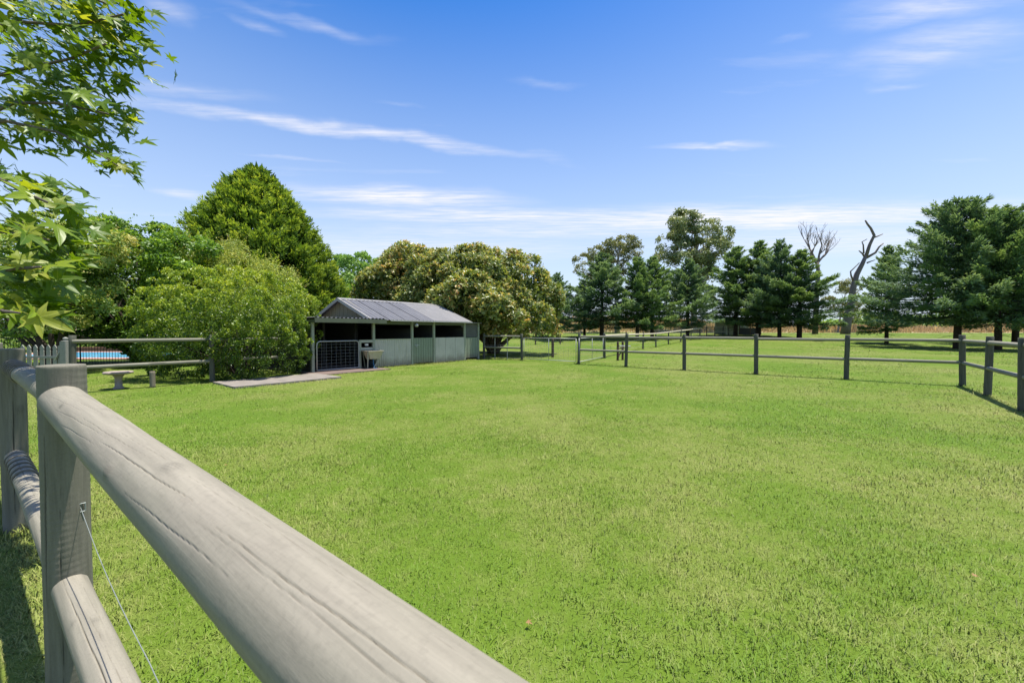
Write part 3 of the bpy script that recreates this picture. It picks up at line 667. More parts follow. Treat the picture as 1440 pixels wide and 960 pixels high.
# walls: corrugated half wall, boarded door, flat panels, recessed second door
def corr_wall(x0, x1, z0, z1, y, mat, name='corrugated_panel', amp=.016):
    m_ = corr_mesh(name, x1 - x0, z1 - z0, amp, .095); o = obj(name, m_, mat, shed, (x0, y, z0), (R(90), 0, 0)); return o
corr_wall(.05, .05 + .87, .02, 1.08, -.02, M['sage_corr']); corr_wall(.925, 1.75, .02, 1.08, -.018, M['sage_corr'])
obj('wall_cap', MB().box(.05, 1.75, -.045, .03, 1.08, 1.10), M['sage'], shed)
d1 = obj('door', MB().box(1.87, 2.90, -.005, .02, .08, 1.12), M['sage_trim'], shed)
for i in range(8): xa = 1.87 + i * .129; obj('plank', MB().box(xa, xa + .119, -.032, -.007, .06 + .006 * (i % 3), 1.12 + .004 * (i % 2), .004), M['sage_dark'], d1)
obj('latch', MB().box(1.90, 2.14, -.06, -.034, .80, .83).box(1.98, 2.02, -.075, -.034, .74, .86), M['galv'], d1)
for i, (xa, xb) in enumerate(((3.04, 3.63), (3.64, 4.23), (4.24, 4.82))): obj('wall_panel', MB().box(xa, xb, -.045 - .003 * i, -.01, .02, 1.12), M['sage_corr'], shed)
d2 = obj('door', MB().box(4.95, 6.03, .22, .245, .10, 1.10), M['sage_trim'], shed)
for i in range(6): xa = 4.95 + i * .18; obj('plank', MB().box(xa, xa + .17, .195, .217, .10, 1.10, .004), M['sage_dark'], d2)
obj('upper_panel', MB().box(4.94, 6.05, .26, .29, 1.12, EZ - .04), mat_plain('grey_sheet', (.13, .13, .115), .7, .3, 3), shed)
obj('end_bay_roof', MB().box(5.10, 6.2, .10, 2 * HW + .1, EZ - .03, EZ - .005), M['roof_new'], shed)
obj('far_gable', MB().add([(X1 - .12, .05, EZ - .02), (X1 - .12, 2 * HW, EZ - .02), (X1 - .12, HW, RZ - .06), (X1 - .08, .05, EZ - .02), (X1 - .08, 2 * HW, EZ - .02), (X1 - .08, HW, RZ - .06)], [(0, 1, 2), (5, 4, 3), (0, 3, 4, 1), (1, 4, 5, 2), (2, 5, 3, 0)]), M['gable'], shed)
# inside: back wall, end walls, partitions, floor
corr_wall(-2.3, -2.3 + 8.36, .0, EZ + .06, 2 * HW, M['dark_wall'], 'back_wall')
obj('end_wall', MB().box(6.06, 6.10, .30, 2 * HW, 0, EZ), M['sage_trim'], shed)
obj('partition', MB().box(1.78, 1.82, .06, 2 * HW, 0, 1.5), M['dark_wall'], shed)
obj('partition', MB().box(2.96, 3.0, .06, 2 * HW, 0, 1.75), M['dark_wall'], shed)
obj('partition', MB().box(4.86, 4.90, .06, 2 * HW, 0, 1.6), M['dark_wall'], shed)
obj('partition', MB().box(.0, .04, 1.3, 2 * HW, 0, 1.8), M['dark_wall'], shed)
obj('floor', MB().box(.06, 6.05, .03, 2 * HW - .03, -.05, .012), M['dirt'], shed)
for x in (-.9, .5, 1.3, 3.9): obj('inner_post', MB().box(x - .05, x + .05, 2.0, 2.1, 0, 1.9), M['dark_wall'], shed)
# lean-to bay on the near end
me = corr_mesh('lean_to_sheet', .912, 2 * HW + .4); me.materials.append(M['roof_old'])
for i in range(3): obj('lean_to_sheet', me, None, shed, (-2.38 + i * .90, -.34, 1.872 + .003 * i), (R(-.6), 0, 0))
obj('fascia', MB().box(-2.38, .36, -.345, -.305, 1.70, 1.852), M['sage_trim'], shed)
obj('end_rail', MB().box(-2.36, -2.32, -.3, 2 * HW, 1.70, 1.80), M['sage_trim'], shed)
obj('post', MB().box(-2.35, -2.25, -.05, .05, 0, 1.75, .012), M['shed_post'], shed)
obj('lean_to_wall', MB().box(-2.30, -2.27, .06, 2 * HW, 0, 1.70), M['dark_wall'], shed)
obj('lean_to_floor', MB().box(-2.6, .02, -1.05, 2 * HW, -.03, .035), M['brown_slab'], shed)
obj('lean_to_post', MB().box(-.62, -.53, -.045, .045, .03, 1.08, .01), M['shed_post'], shed)
obj('board', MB().box(-.53, -.05, -.03, .0, .98, 1.08), M['sage'], shed)
obj('board', MB().box(-.53, -.05, -.03, .0, .70, .80), M['sage'], shed)
obj('power_box', MB().box(-.34, -.22, .0, .06, .86, .94), M['white'], shed)
# lamp under the eave
lamp = obj('eave_lamp', MB().lathe([(.015, 0), (.075, .01), (.085, .05), (.05, .11), (.02, .13)], 16), M['galv'], shed, (1.86, -.17, EZ - .16), (R(115), 0, R(20)), smooth=True)
# stable gate
p = SH + Vector((BX[0], BX[1], 0)) * -2.2 - Vector((AX[0], AX[1], 0)) * .08; q = SH + Vector((BX[0], BX[1], 0)) * -.66 - Vector((AX[0], AX[1], 0)) * .08
mesh_gate('stable_gate', 'pale pipe gate with square wire grid at the open shed bay', p + zz(0), q, .08, 1.06, 0, 9, 9, .021, .003, .12)
# tub
tub = thing('wash_tub', 'cream tub on splayed brackets against the shed beside the pipe gate', 'tub', SH + Vector((BX[0], BX[1], 0)) * -.22 - Vector((AX[0], AX[1], 0)) * .30, ANG_B)
def frustum(mb, z0, z1, a0, b0, a1, b1):
    return mb.add([(-a0, -b0, z0), (a0, -b0, z0), (a0, b0, z0), (-a0, b0, z0), (-a1, -b1, z1), (a1, -b1, z1), (a1, b1, z1), (-a1, b1, z1)], [(3, 2, 1, 0), (0, 1, 5, 4), (1, 2, 6, 5), (2, 3, 7, 6), (3, 0, 4, 7)])
b_ = obj('basin', frustum(frustum(MB(), .38, .66, .20, .13, .30, .20), .40, .655, .18, .11, .27, .17), M['cream'], tub)
obj('rim', MB().box(-.33, .33, -.23, -.19, .655, .685).box(-.33, .33, .19, .23, .655, .685).box(-.33, -.29, -.19, .19, .655, .685).box(.29, .33, -.19, .19, .655, .685), M['cream'], b_)
for s in (-1, 1):
    obj('leg', MB().tube([(s * .31, -.17, .64), (s * .12 - .12, -.02, .03)], .022, 6), M['sage'], tub)
    obj('leg', MB().tube([(s * .31, .17, .64), (s * .20, .20, .03)], .022, 6), M['sage_trim'], tub)
obj('hose', MB().tube([(-.05, -.1, .40), (-.08, -.14, .25), (-.05, -.15, .1), (-.1, -.2, .05), (.02, -.22, .045)], .012, 6), M['blue'], tub, smooth=True)
bk = thing('bucket', 'dark blue bucket standing under the cream tub', 'bucket', SH + Vector((BX[0], BX[1], 0)) * -.20 - Vector((AX[0], AX[1], 0)) * .2 + zz(.036), ANG_B)
obj('pail', MB().lathe([(.12, 0), (.155, .26), (.165, .27), (.15, .265), (.115, .02)], 20), mat_plain('dark_blue_plastic', (.02, .035, .05), .45, .1), bk, smooth=True)
obj('handle', MB().tube([(.15 * math.cos(a), 0, .25 + .1 * math.sin(a)) for a in np.linspace(0, math.pi, 12)], .005, 6), M['galv'], bk)
# pale concrete path slab
sl = obj('concrete_slab', MB().box(3.45, 6.2, 11.3, 12.9, -.06, .055, .02), M['concrete'], None, (0, 0, 0), (0, 0, ANG_B)); tag(sl, 'pale worn concrete slab lying in front of the clipped bush', 'slab')

# =================================================================== GARDEN LEFT
bb = thing('bird_bath', 'low cast-stone bird bath with scalloped bowl on the lawn', 'bird bath', spot(165, 9.75))
mb = MB(); seg = 40
prof = [(.05, .33), (.20, .355), (.265, .375), (.275, .40), (.255, .425), (.22, .405), (.0, .39)]
for r_, z_ in prof:
    for k in range(seg):
        sc = 1 + (.035 * abs(math.sin(k * math.pi * 10 / seg)) if r_ > .2 else 0); mb.v.append((r_ * sc * math.cos(2 * math.pi * k / seg), r_ * sc * math.sin(2 * math.pi * k / seg), z_))
mb.f = [(i * seg + k, i * seg + (k + 1) % seg, (i + 1) * seg + (k + 1) % seg, (i + 1) * seg + k) for i in range(len(prof) - 1) for k in range(seg)]
obj('bowl', mb, M['stone'], bb, smooth=True)
obj('pedestal', MB().lathe([(.10, -.02), (.105, .03), (.075, .06), (.068, .2), (.075, .28), (.10, .32), (.12, .345)], 20), M['stone'], bb, smooth=True)
tag(obj('log_bollard', log_mesh('log_bollard', .40, .058, 2, seed=77), M['stump'], None, spot(213, 9.95)), 'short round timber bollard right of the bird bath', 'bollard')

# picket gate left of the fence corner
pk = thing('picket_gate', 'grey picket gate with rounded pointed pales beside the pool', 'gate', spot(30, 9.6))
pkx = lambda px: (px - 30) / 560 * 9.6
for i, px in enumerate(np.arange(40 - 8.9 * 1, 84, 9.1)):
    x = pkx(px); wdt = .095
    ring = [(-wdt / 2, 0), (wdt / 2, 0), (wdt / 2, .90), (wdt * .36, .92), (wdt * .5, .95), (wdt * .45, .985), (wdt * .2, 1.02), (0, 1.045), (-wdt * .2, 1.02), (-wdt * .45, .985), (-wdt * .5, .95), (-wdt * .36, .92), (-wdt / 2, .90)]
    n_ = len(ring); vs = [(x + u, -.01, v + .04) for u, v in ring] + [(x + u, .01, v + .04) for u, v in ring]
    fs = [tuple(range(n_)), tuple(range(n_, 2 * n_))[::-1]] + [(i_, n_ + i_, n_ + (i_ + 1) % n_, (i_ + 1) % n_) for i_ in range(n_)]
    obj('picket', MB().add(vs, fs), M['picket'], pk)
for z in (.22, .76): obj('cross_rail', MB().box(pkx(22), pkx(83.5), -.045, -.012, z, z + .055), M['picket'], pk)
obj('stile', MB().box(pkx(82.5), pkx(87), -.03, .03, .05, 1.06), M['picket'], pk)
obj('latch', MB().tube([(pkx(80), -.06, .72), (pkx(87), -.06, .92)], .012, 6), M['galv'], pk)
fp = thing('finial_post', 'square grey gate post with small ball finial', 'post', spot(92, 9.6))
obj('shaft', MB().box(-.075, .075, -.075, .075, 0, 1.16, .01), M['picket'], fp)
obj('finial', MB().lathe([(.075, 1.16), (.08, 1.18), (.03, 1.19), (.035, 1.20), (.05, 1.225), (.045, 1.25), (.01, 1.27)], 14), M['picket'], fp, smooth=True)

# pool, its paving, edge wall and black bar fence
pl = thing('swimming_pool', 'blue swimming pool with pink paved edge behind the bar fence', 'swimming pool', (-21.5, 22.6, 0))
obj('water', MB().box(-6.5, 6.8, -2.3, 3.0, -.02, .035), M['water'], pl)
pv = [MB().box(-8, 8.2, -3.2, -2.3, -.05, .06), MB().box(-8, 8.2, 3.0, 3.7, -.05, .06), MB().box(-8, -6.5, -2.3, 3.0, -.05, .06), MB().box(6.8, 8.2, -2.3, 3.0, -.05, .06)]
for m_ in pv: obj('paved_edge', m_, M['paving'], pl)
tag(obj('garden_wall', MB().box(-32, -11, 27.0, 27.4, 0, .30, .02), M['brick']), 'low red-brown garden wall behind the pool', 'wall')
pf = thing('pool_fence', 'black flat-top metal bar fence in front of the pool', 'fence', (-16, 16.4, 0))
for z in (.08, 1.12): obj('rail', MB().box(-9, 4.6, -.015, .015, z, z + .03), M['black'], pf)
barm = MB().tube([(0, 0, .05), (0, 0, 1.13)], .008, 6).mesh('bar'); barm.materials.append(M['black'])
for i in range(113): obj('bar', barm, None, pf, (-9 + i * .12, 0, 0))
for x in (-9, -6.6, -4.2, -1.8, .6, 3.0, 4.6): obj('post', MB().box(x - .016, x + .016, -.016, .016, 0, 1.2), M['black'], pf)

# =================================================================== TREES
def limbs(mb, base, tips, r0, seg=8, wob=.15, split=.35):
    """a stem, then limbs that leave it and reach each tip"""
    base = Vector(base)
    for tip in tips:
        tip = Vector(tip); pts = []; n = 7
        for i in range(n):
            f = i / (n - 1); p = base.lerp(tip, f); p.z = base.z + (tip.z - base.z) * (f ** .8)
            wv = wob * math.sin(f * math.pi); p += Vector((random.uniform(-wv, wv), random.uniform(-wv, wv), 0)); pts.append(p)
        mb.tube(pts, [r0 * (1 - .85 * (i / (n - 1))) for i in range(n)], seg)
    return mb
def lobed_points(lobes, n_sub, sub_r, n, depth=.25, low_cut=None, bias_up=.15, flat=1.0, boxy=None):
    """points on a crown made of large lobes, each covered with small clumps"""
    lob = np.array([(*c, *r) for c, r in lobes]); area = np.array([(r[0] * r[1] + r[0] * r[2] + r[1] * r[2]) for c, r in lobes])
    pick = rng.choice(len(lob), n_sub, p=area / area.sum()); d = rand_dirs(n_sub); d[:, 2] += bias_up; d = unit(d); d0_ = d
    if boxy: d = d / (np.abs(d) ** boxy).sum(1, keepdims=True) ** (1 / boxy)
    L = lob[pick]; sc = L[:, :3] + d * L[:, 3:] * rng.uniform(.80, 1.0, (n_sub, 1))
    keep = np.ones(n_sub, bool)
    for l in lob:
        q = np.abs((sc - l[:3]) / l[3:]); keep &= (q ** (boxy or 2)).sum(1) > .55
    sc, d = sc[keep], d[keep]; m = len(sc); sr = sub_r * rng.uniform(.65, 1.35, m)
    k = rng.choice(m, n, p=sr ** 2 / (sr ** 2).sum()); e = rand_dirs(n) + d[k] * .75 + np.array([0, 0, .22]); e = unit(e)
    rr = sr[k] * (1 - depth * rng.random(n) ** 1.5 * 1.2); p = sc[k] + e * rr[:, None] * np.array([1, 1, flat])
    g = rng.random(m)[k]
    if low_cut is not None:
        kk = p[:, 2] > low_cut + .25 * np.sin(p[:, 0] * 2.3) * np.sin(p[:, 1] * 1.7); p, e, g = p[kk], e[kk], g[kk]
    return p, e, g
def tree(name, label, loc, mat, bark, lobes, n, size, n_sub=160, sub_r=.6, asp=.5, low=None, tips=None, r0=.12, stems=None, droop=.0, nrm_rand=.55, depth=.3, group=None, inner=.12, flat=1., cat='tree', tint_up=.25, trunk_name='trunk', crown='crown', shoots=0, wood=True, boxy=None):
    loc = Vector(loc); t = thing(name, label, cat, loc, 0, group)
    p, e, g = lobed_points(lobes, n_sub, sub_r, n, depth, low, flat=flat, boxy=boxy); m = len(p)
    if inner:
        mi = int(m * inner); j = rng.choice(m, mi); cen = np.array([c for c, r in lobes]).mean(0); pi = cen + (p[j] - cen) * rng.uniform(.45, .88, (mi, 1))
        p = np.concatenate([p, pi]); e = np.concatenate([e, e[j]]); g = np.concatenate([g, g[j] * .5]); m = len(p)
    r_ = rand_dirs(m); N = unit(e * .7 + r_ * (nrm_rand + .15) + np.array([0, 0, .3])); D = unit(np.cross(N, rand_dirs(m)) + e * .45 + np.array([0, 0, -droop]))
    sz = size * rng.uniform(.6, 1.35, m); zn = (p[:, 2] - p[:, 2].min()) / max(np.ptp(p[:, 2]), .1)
    tint = np.clip(.18 + .5 * rng.random(m) + .3 * (g - .5) + tint_up * (zn - .5), 0, 1)  # lighter toward the crown top: sunlit tops and new growth put into tint
    if shoots:                                    # long new shoots standing out of the crown
        js = rng.choice(m, shoots); d0 = unit(e[js] + np.array([0, 0, .9]) + .5 * rand_dirs(shoots)); q = 9
        f = np.tile(np.linspace(.1, 1, q), shoots)[:, None]; sp = np.repeat(p[js], q, 0) + np.repeat(d0, q, 0) * f * np.repeat(rng.uniform(.25, .75, (shoots, 1)) * size * 8, q, 0)
        mm = len(sp); p = np.concatenate([p, sp]); D = np.concatenate([D, unit(np.repeat(d0, q, 0) * .6 + rand_dirs(mm))]); N = np.concatenate([N, rand_dirs(mm)]); sz = np.concatenate([sz, size * rng.uniform(.5, 1.0, mm)]); tint = np.concatenate([tint, rng.uniform(.55, 1, mm)])
    obj(crown, leaves(crown, p, D, N, sz, sz * asp, tint), mat, t)
    if wood:
        if tips is None:
            tips = []
            for c, r in lobes: tips.append((c[0], c[1], c[2] + r[2] * .3)); tips.append((c[0] + r[0] * .5, c[1] - r[1] * .3, c[2])); tips.append((c[0] - r[0] * .5, c[1] + r[1] * .2, c[2]))
        mb = MB()
        for sb in (stems or [(0, 0, -.1)]): limbs(mb, sb, tips, r0)
        obj(trunk_name, mb, bark, t, smooth=True)
    return t
LG = mat_leaf
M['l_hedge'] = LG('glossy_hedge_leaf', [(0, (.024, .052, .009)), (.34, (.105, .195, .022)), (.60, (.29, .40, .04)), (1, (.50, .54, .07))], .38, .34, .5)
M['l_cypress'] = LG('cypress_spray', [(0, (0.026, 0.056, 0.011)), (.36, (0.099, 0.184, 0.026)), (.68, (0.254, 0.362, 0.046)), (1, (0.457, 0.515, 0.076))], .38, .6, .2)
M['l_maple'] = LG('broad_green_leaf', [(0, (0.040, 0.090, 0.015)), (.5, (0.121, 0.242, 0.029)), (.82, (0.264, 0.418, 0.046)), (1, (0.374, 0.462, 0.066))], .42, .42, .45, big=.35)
M['l_red'] = LG('bronze_maple_leaf', [(0, (0.101, 0.174, 0.040)), (.4, (0.218, 0.350, 0.073)), (.7, (0.500, 0.495, 0.131)), (1, (0.500, 0.423, 0.160))], .3, .5, .3, big=.5)
M['l_wispy'] = LG('olive_twig_leaf', [(0, (0.133, 0.192, 0.041)), (.5, (0.309, 0.398, 0.083)), (.85, (0.500, 0.500, 0.133)), (1, (0.500, 0.470, 0.176))], .3, .55, .25)
M['l_magn'] = LG('glossy_bronze_tipped_leaf', [(0, (.055, .100, .026)), (.34, (.175, .240, .060)), (.62, (.33, .36, .10)), (.84, (.52, .42, .15)), (1, (.54, .30, .13))], .38, .36, .5, big=.45)
M['l_far'] = LG('mid_green_leaf', [(0, (0.094, 0.195, 0.048)), (.6, (0.235, 0.407, 0.094)), (1, (0.440, 0.500, 0.157))], .28, .5, .3)
M['l_gum'] = LG('gum_leaf', [(0, (0.100, 0.157, 0.071)), (.55, (0.243, 0.300, 0.128)), (1, (0.425, 0.425, 0.214))], .2, .45, .4)
M['l_gum2'] = LG('brown_gum_leaf', [(0, (0.077, 0.105, 0.039)), (.55, (0.210, 0.238, 0.091)), (1, (0.364, 0.336, 0.140))], .25, .45, .4)
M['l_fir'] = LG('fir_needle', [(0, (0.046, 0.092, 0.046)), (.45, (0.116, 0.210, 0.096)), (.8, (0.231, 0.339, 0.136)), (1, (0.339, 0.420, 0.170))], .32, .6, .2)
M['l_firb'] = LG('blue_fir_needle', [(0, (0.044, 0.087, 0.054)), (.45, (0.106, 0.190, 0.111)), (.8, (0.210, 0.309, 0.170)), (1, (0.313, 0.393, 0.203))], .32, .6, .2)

# big clipped bush
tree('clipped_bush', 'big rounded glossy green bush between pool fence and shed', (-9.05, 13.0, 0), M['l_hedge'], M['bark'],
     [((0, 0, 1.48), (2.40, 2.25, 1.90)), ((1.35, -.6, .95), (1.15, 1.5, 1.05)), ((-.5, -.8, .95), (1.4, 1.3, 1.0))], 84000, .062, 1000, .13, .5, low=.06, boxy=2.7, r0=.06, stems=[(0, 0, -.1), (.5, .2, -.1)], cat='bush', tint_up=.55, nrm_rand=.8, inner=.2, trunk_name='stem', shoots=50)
# green garden tree left of it, over the pool
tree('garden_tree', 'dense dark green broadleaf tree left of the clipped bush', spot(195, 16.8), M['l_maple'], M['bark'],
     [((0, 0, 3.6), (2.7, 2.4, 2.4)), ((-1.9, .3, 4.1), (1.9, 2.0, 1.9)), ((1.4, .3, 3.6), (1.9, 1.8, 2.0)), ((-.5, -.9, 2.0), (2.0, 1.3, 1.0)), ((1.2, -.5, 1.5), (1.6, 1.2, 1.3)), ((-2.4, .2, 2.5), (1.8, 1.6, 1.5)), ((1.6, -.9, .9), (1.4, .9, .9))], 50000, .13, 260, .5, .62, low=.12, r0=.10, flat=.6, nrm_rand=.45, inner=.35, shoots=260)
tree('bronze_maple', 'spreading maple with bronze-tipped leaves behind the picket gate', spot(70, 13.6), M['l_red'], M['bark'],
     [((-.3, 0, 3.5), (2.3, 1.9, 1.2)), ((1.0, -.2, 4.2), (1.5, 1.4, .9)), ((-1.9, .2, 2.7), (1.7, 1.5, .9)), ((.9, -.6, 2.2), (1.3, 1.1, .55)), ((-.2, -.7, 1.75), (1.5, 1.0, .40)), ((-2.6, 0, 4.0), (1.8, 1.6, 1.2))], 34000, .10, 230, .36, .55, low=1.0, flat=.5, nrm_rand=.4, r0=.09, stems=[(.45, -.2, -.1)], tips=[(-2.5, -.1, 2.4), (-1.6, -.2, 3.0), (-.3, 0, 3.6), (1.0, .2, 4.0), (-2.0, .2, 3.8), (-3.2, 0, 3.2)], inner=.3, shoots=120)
tree('wispy_shrub', 'tall olive-green twiggy shrub above the clipped bush', spot(315, 18.5), M['l_wispy'], M['bark'],
     [((-.3, 0, 3.2), (2.6, 1.7, 2.0)), ((-2.1, 0, 4.0), (1.8, 1.3, 1.5)), ((1.5, .1, 2.9), (1.8, 1.5, 1.5))], 30000, .11, 210, .45, .42, low=.6, r0=.06, stems=[(0, 0, 0), (-1, 0, 0)], nrm_rand=1.0, depth=.5, shoots=900, cat='shrub')
tree('broad_shrub', 'dark shrub mass in shade behind the swimming pool', (-24, 30.5, 0), M['l_maple'], M['bark'],
     [((0, 0, 1.9), (5.5, 1.6, 2.0)), ((-6, 0, 2.2), (5, 1.6, 2.3)), ((-12, -2.5, 2.2), (4, 1.6, 2.3)), ((-17, -6, 2.2), (4.5, 2.2, 2.3)), ((6, .5, 2.0), (4.5, 1.6, 2.1)), ((12, .5, 2.2), (4.5, 1.6, 2.3))], 36000, .24, 280, .7, .55, low=.1, r0=.1, cat='shrub', inner=.2)

# tall cypress: upright fans of spray
def cypress(name, label, loc, Hh, Rr, n):
    t = thing(name, label, 'tree', loc)
    nb_ = 1300; z = Hh * (rng.random(nb_) ** 1.15) * .97 + .2; az = rng.uniform(0, 2 * np.pi, nb_)
    prof = lambda u: np.clip(1 - np.clip(u, 0, 1) ** 1.7, 0, 1) ** .70 * np.where(u < .2, .9 + .5 * u, 1)
    rr = Rr * prof(z / Hh) * rng.uniform(.80, 1.06, nb_); out = np.stack([np.cos(az), np.sin(az), 0 * az], -1)
    tipc = out * rr[:, None] + np.stack([0 * z, 0 * z, z + .25], -1)
    k = rng.integers(0, nb_, n); u = rng.random(n) ** .6
    d0 = unit(out[k] * .75 + np.array([0, 0, .75]) + .25 * rng.normal(size=(n, 3)))
    sz_b = rng.uniform(.55, 1.35, nb_)[k]; side = unit(np.cross(out[k], np.array([0, 0, 1.0])))
    spread = (rng.normal(size=n) * .25 * (1.08 - u) * sz_b)[:, None]
    p = tipc[k] - d0 * ((1 - u) * 1.05 * sz_b)[:, None] + side * spread + rng.normal(size=(n, 3)) * .07
    D = unit(d0 + side * np.sign(spread) * .5 + .35 * rng.normal(size=(n, 3))); N = unit(out[k] + .5 * rng.normal(size=(n, 3)))
    L = rng.uniform(.14, .31, n); g = rng.random(nb_)[k]
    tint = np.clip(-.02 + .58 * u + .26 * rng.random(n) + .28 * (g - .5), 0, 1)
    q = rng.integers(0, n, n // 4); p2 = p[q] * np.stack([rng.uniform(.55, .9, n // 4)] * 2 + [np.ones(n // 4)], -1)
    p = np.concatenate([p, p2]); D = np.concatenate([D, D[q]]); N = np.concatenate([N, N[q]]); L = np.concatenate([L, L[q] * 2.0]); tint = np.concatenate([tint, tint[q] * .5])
    obj('crown', leaves('crown', p, D, N, L, L * .34, tint), M['l_cypress'], t)
    obj('trunk', MB().tube([(0, 0, -.1), (.05, 0, Hh * .4), (0, 0, Hh * .93)], [.32, .2, .03], 10), M['bark'], t, smooth=True)
    return t
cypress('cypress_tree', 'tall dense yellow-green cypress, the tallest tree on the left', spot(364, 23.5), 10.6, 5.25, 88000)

# far broadleaf between cypress and the broad tree
tree('leafy_tree', 'mid-green tree behind the shed right of the cypress', spot(500, 36), M['l_far'], M['bark_grey'],
     [((0, 0, 5.2), (2.6, 2.4, 3.0)), ((1.3, 0, 4.0), (2.0, 2, 2.2)), ((-1.5, .3, 4.4), (2.0, 2, 2.4))], 16000, .26, 130, .6, .5, low=1.0)
# broad bronze-tipped tree behind the shed, and its darker neighbour
def rosette_tree(name, label, loc, lobes, n_ros, per, size, low, n_sub, sub_r, tips, stems, r0=.12):
    t = thing(name, label, 'tree', loc)
    p, e, g = lobed_points(lobes, n_sub, sub_r, n_ros, .35, low); m = len(p)
    k = np.repeat(np.arange(m), per); ax = unit(e + np.array([0, 0, .5]) + .35 * rng.normal(size=(m, 3)))
    side = unit(rand_dirs(m * per)); side = unit(side - ax[k] * (side * ax[k]).sum(1, keepdims=True)); up = rng.uniform(.0, 1.1, m * per)[:, None]
    D = unit(side + ax[k] * up); C = p[k] + ax[k] * rng.uniform(-.12, .06, (m * per, 1)); N = unit(ax[k] * 1.2 - side * up + .2 * rng.normal(size=(m * per, 3)))
    sz = size * rng.uniform(.65, 1.3, m * per); tip = rng.random(m)[k]
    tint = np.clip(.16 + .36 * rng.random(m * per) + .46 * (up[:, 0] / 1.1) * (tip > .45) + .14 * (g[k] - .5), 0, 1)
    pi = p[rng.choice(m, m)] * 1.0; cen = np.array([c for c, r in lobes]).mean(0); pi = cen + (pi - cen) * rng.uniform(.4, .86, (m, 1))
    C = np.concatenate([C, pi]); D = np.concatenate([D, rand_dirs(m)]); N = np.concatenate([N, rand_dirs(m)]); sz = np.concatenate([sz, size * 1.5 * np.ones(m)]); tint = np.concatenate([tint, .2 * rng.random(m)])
    obj('crown', leaves('crown', C, D, N, sz, sz * .42, tint), M['l_magn'], t)
    mb = MB()
    for s in stems: limbs(mb, s, tips, r0)
    obj('trunk', mb, M['bark_grey'], t, smooth=True); return t
rosette_tree('broad_tree', 'broad dome-shaped tree with bronze-tipped leaves overhanging the shed roof', spot(694, 24.6),
     [((-1.2, 0, 3.4), (3.9, 3.2, 2.7)), ((1.1, -.2, 3.0), (2.8, 2.6, 2.2)), ((-3.0, .2, 3.2), (2.4, 2.2, 2.0)), ((2.3, -.3, 2.0), (1.7, 1.7, 1.2)), ((.2, -1.6, 2.1), (2.0, 1.4, 1.25)), ((-1.6, -1.4, 2.9), (2.0, 1.5, 1.5)), ((.6, .2, 4.2), (2.6, 2.2, 1.9)), ((-3.4, .8, 3.9), (2.2, 2.0, 2.1)), ((-1.3, -3.0, 3.0), (1.8, 1.3, .95)), ((.3, -3.4, 2.35), (1.5, 1.2, .8)), ((1.6, -2.0, 2.0), (1.4, 1.3, .8))],
     15000, 6, .205, 1.15, 420, .60, [(-1.5, 0, 4), (1.2, 0, 3.5), (-3, 0, 3.2), (2.2, -.3, 2.0), (.3, -1.0, 2.6), (-.5, .8, 4.5), (1.0, -.6, 1.9)], [(-.2, 0, -.05), (.15, .1, -.05), (0, -.2, -.05)], .10)
rosette_tree('broad_tree', 'darker domed tree rising just left of the bronze-tipped broad tree', spot(582, 29.5),
     [((0, 0, 4.3), (2.7, 2.4, 2.9)), ((-1.8, 0, 3.8), (1.9, 1.8, 2.3)), ((1.4, 0, 4.5), (2.0, 2, 2.2))], 8000, 5, .26, 1.2, 230, .72, [(0, 0, 5), (-1.5, 0, 4), (1.2, 0, 5)], [(0, 0, -.05)])

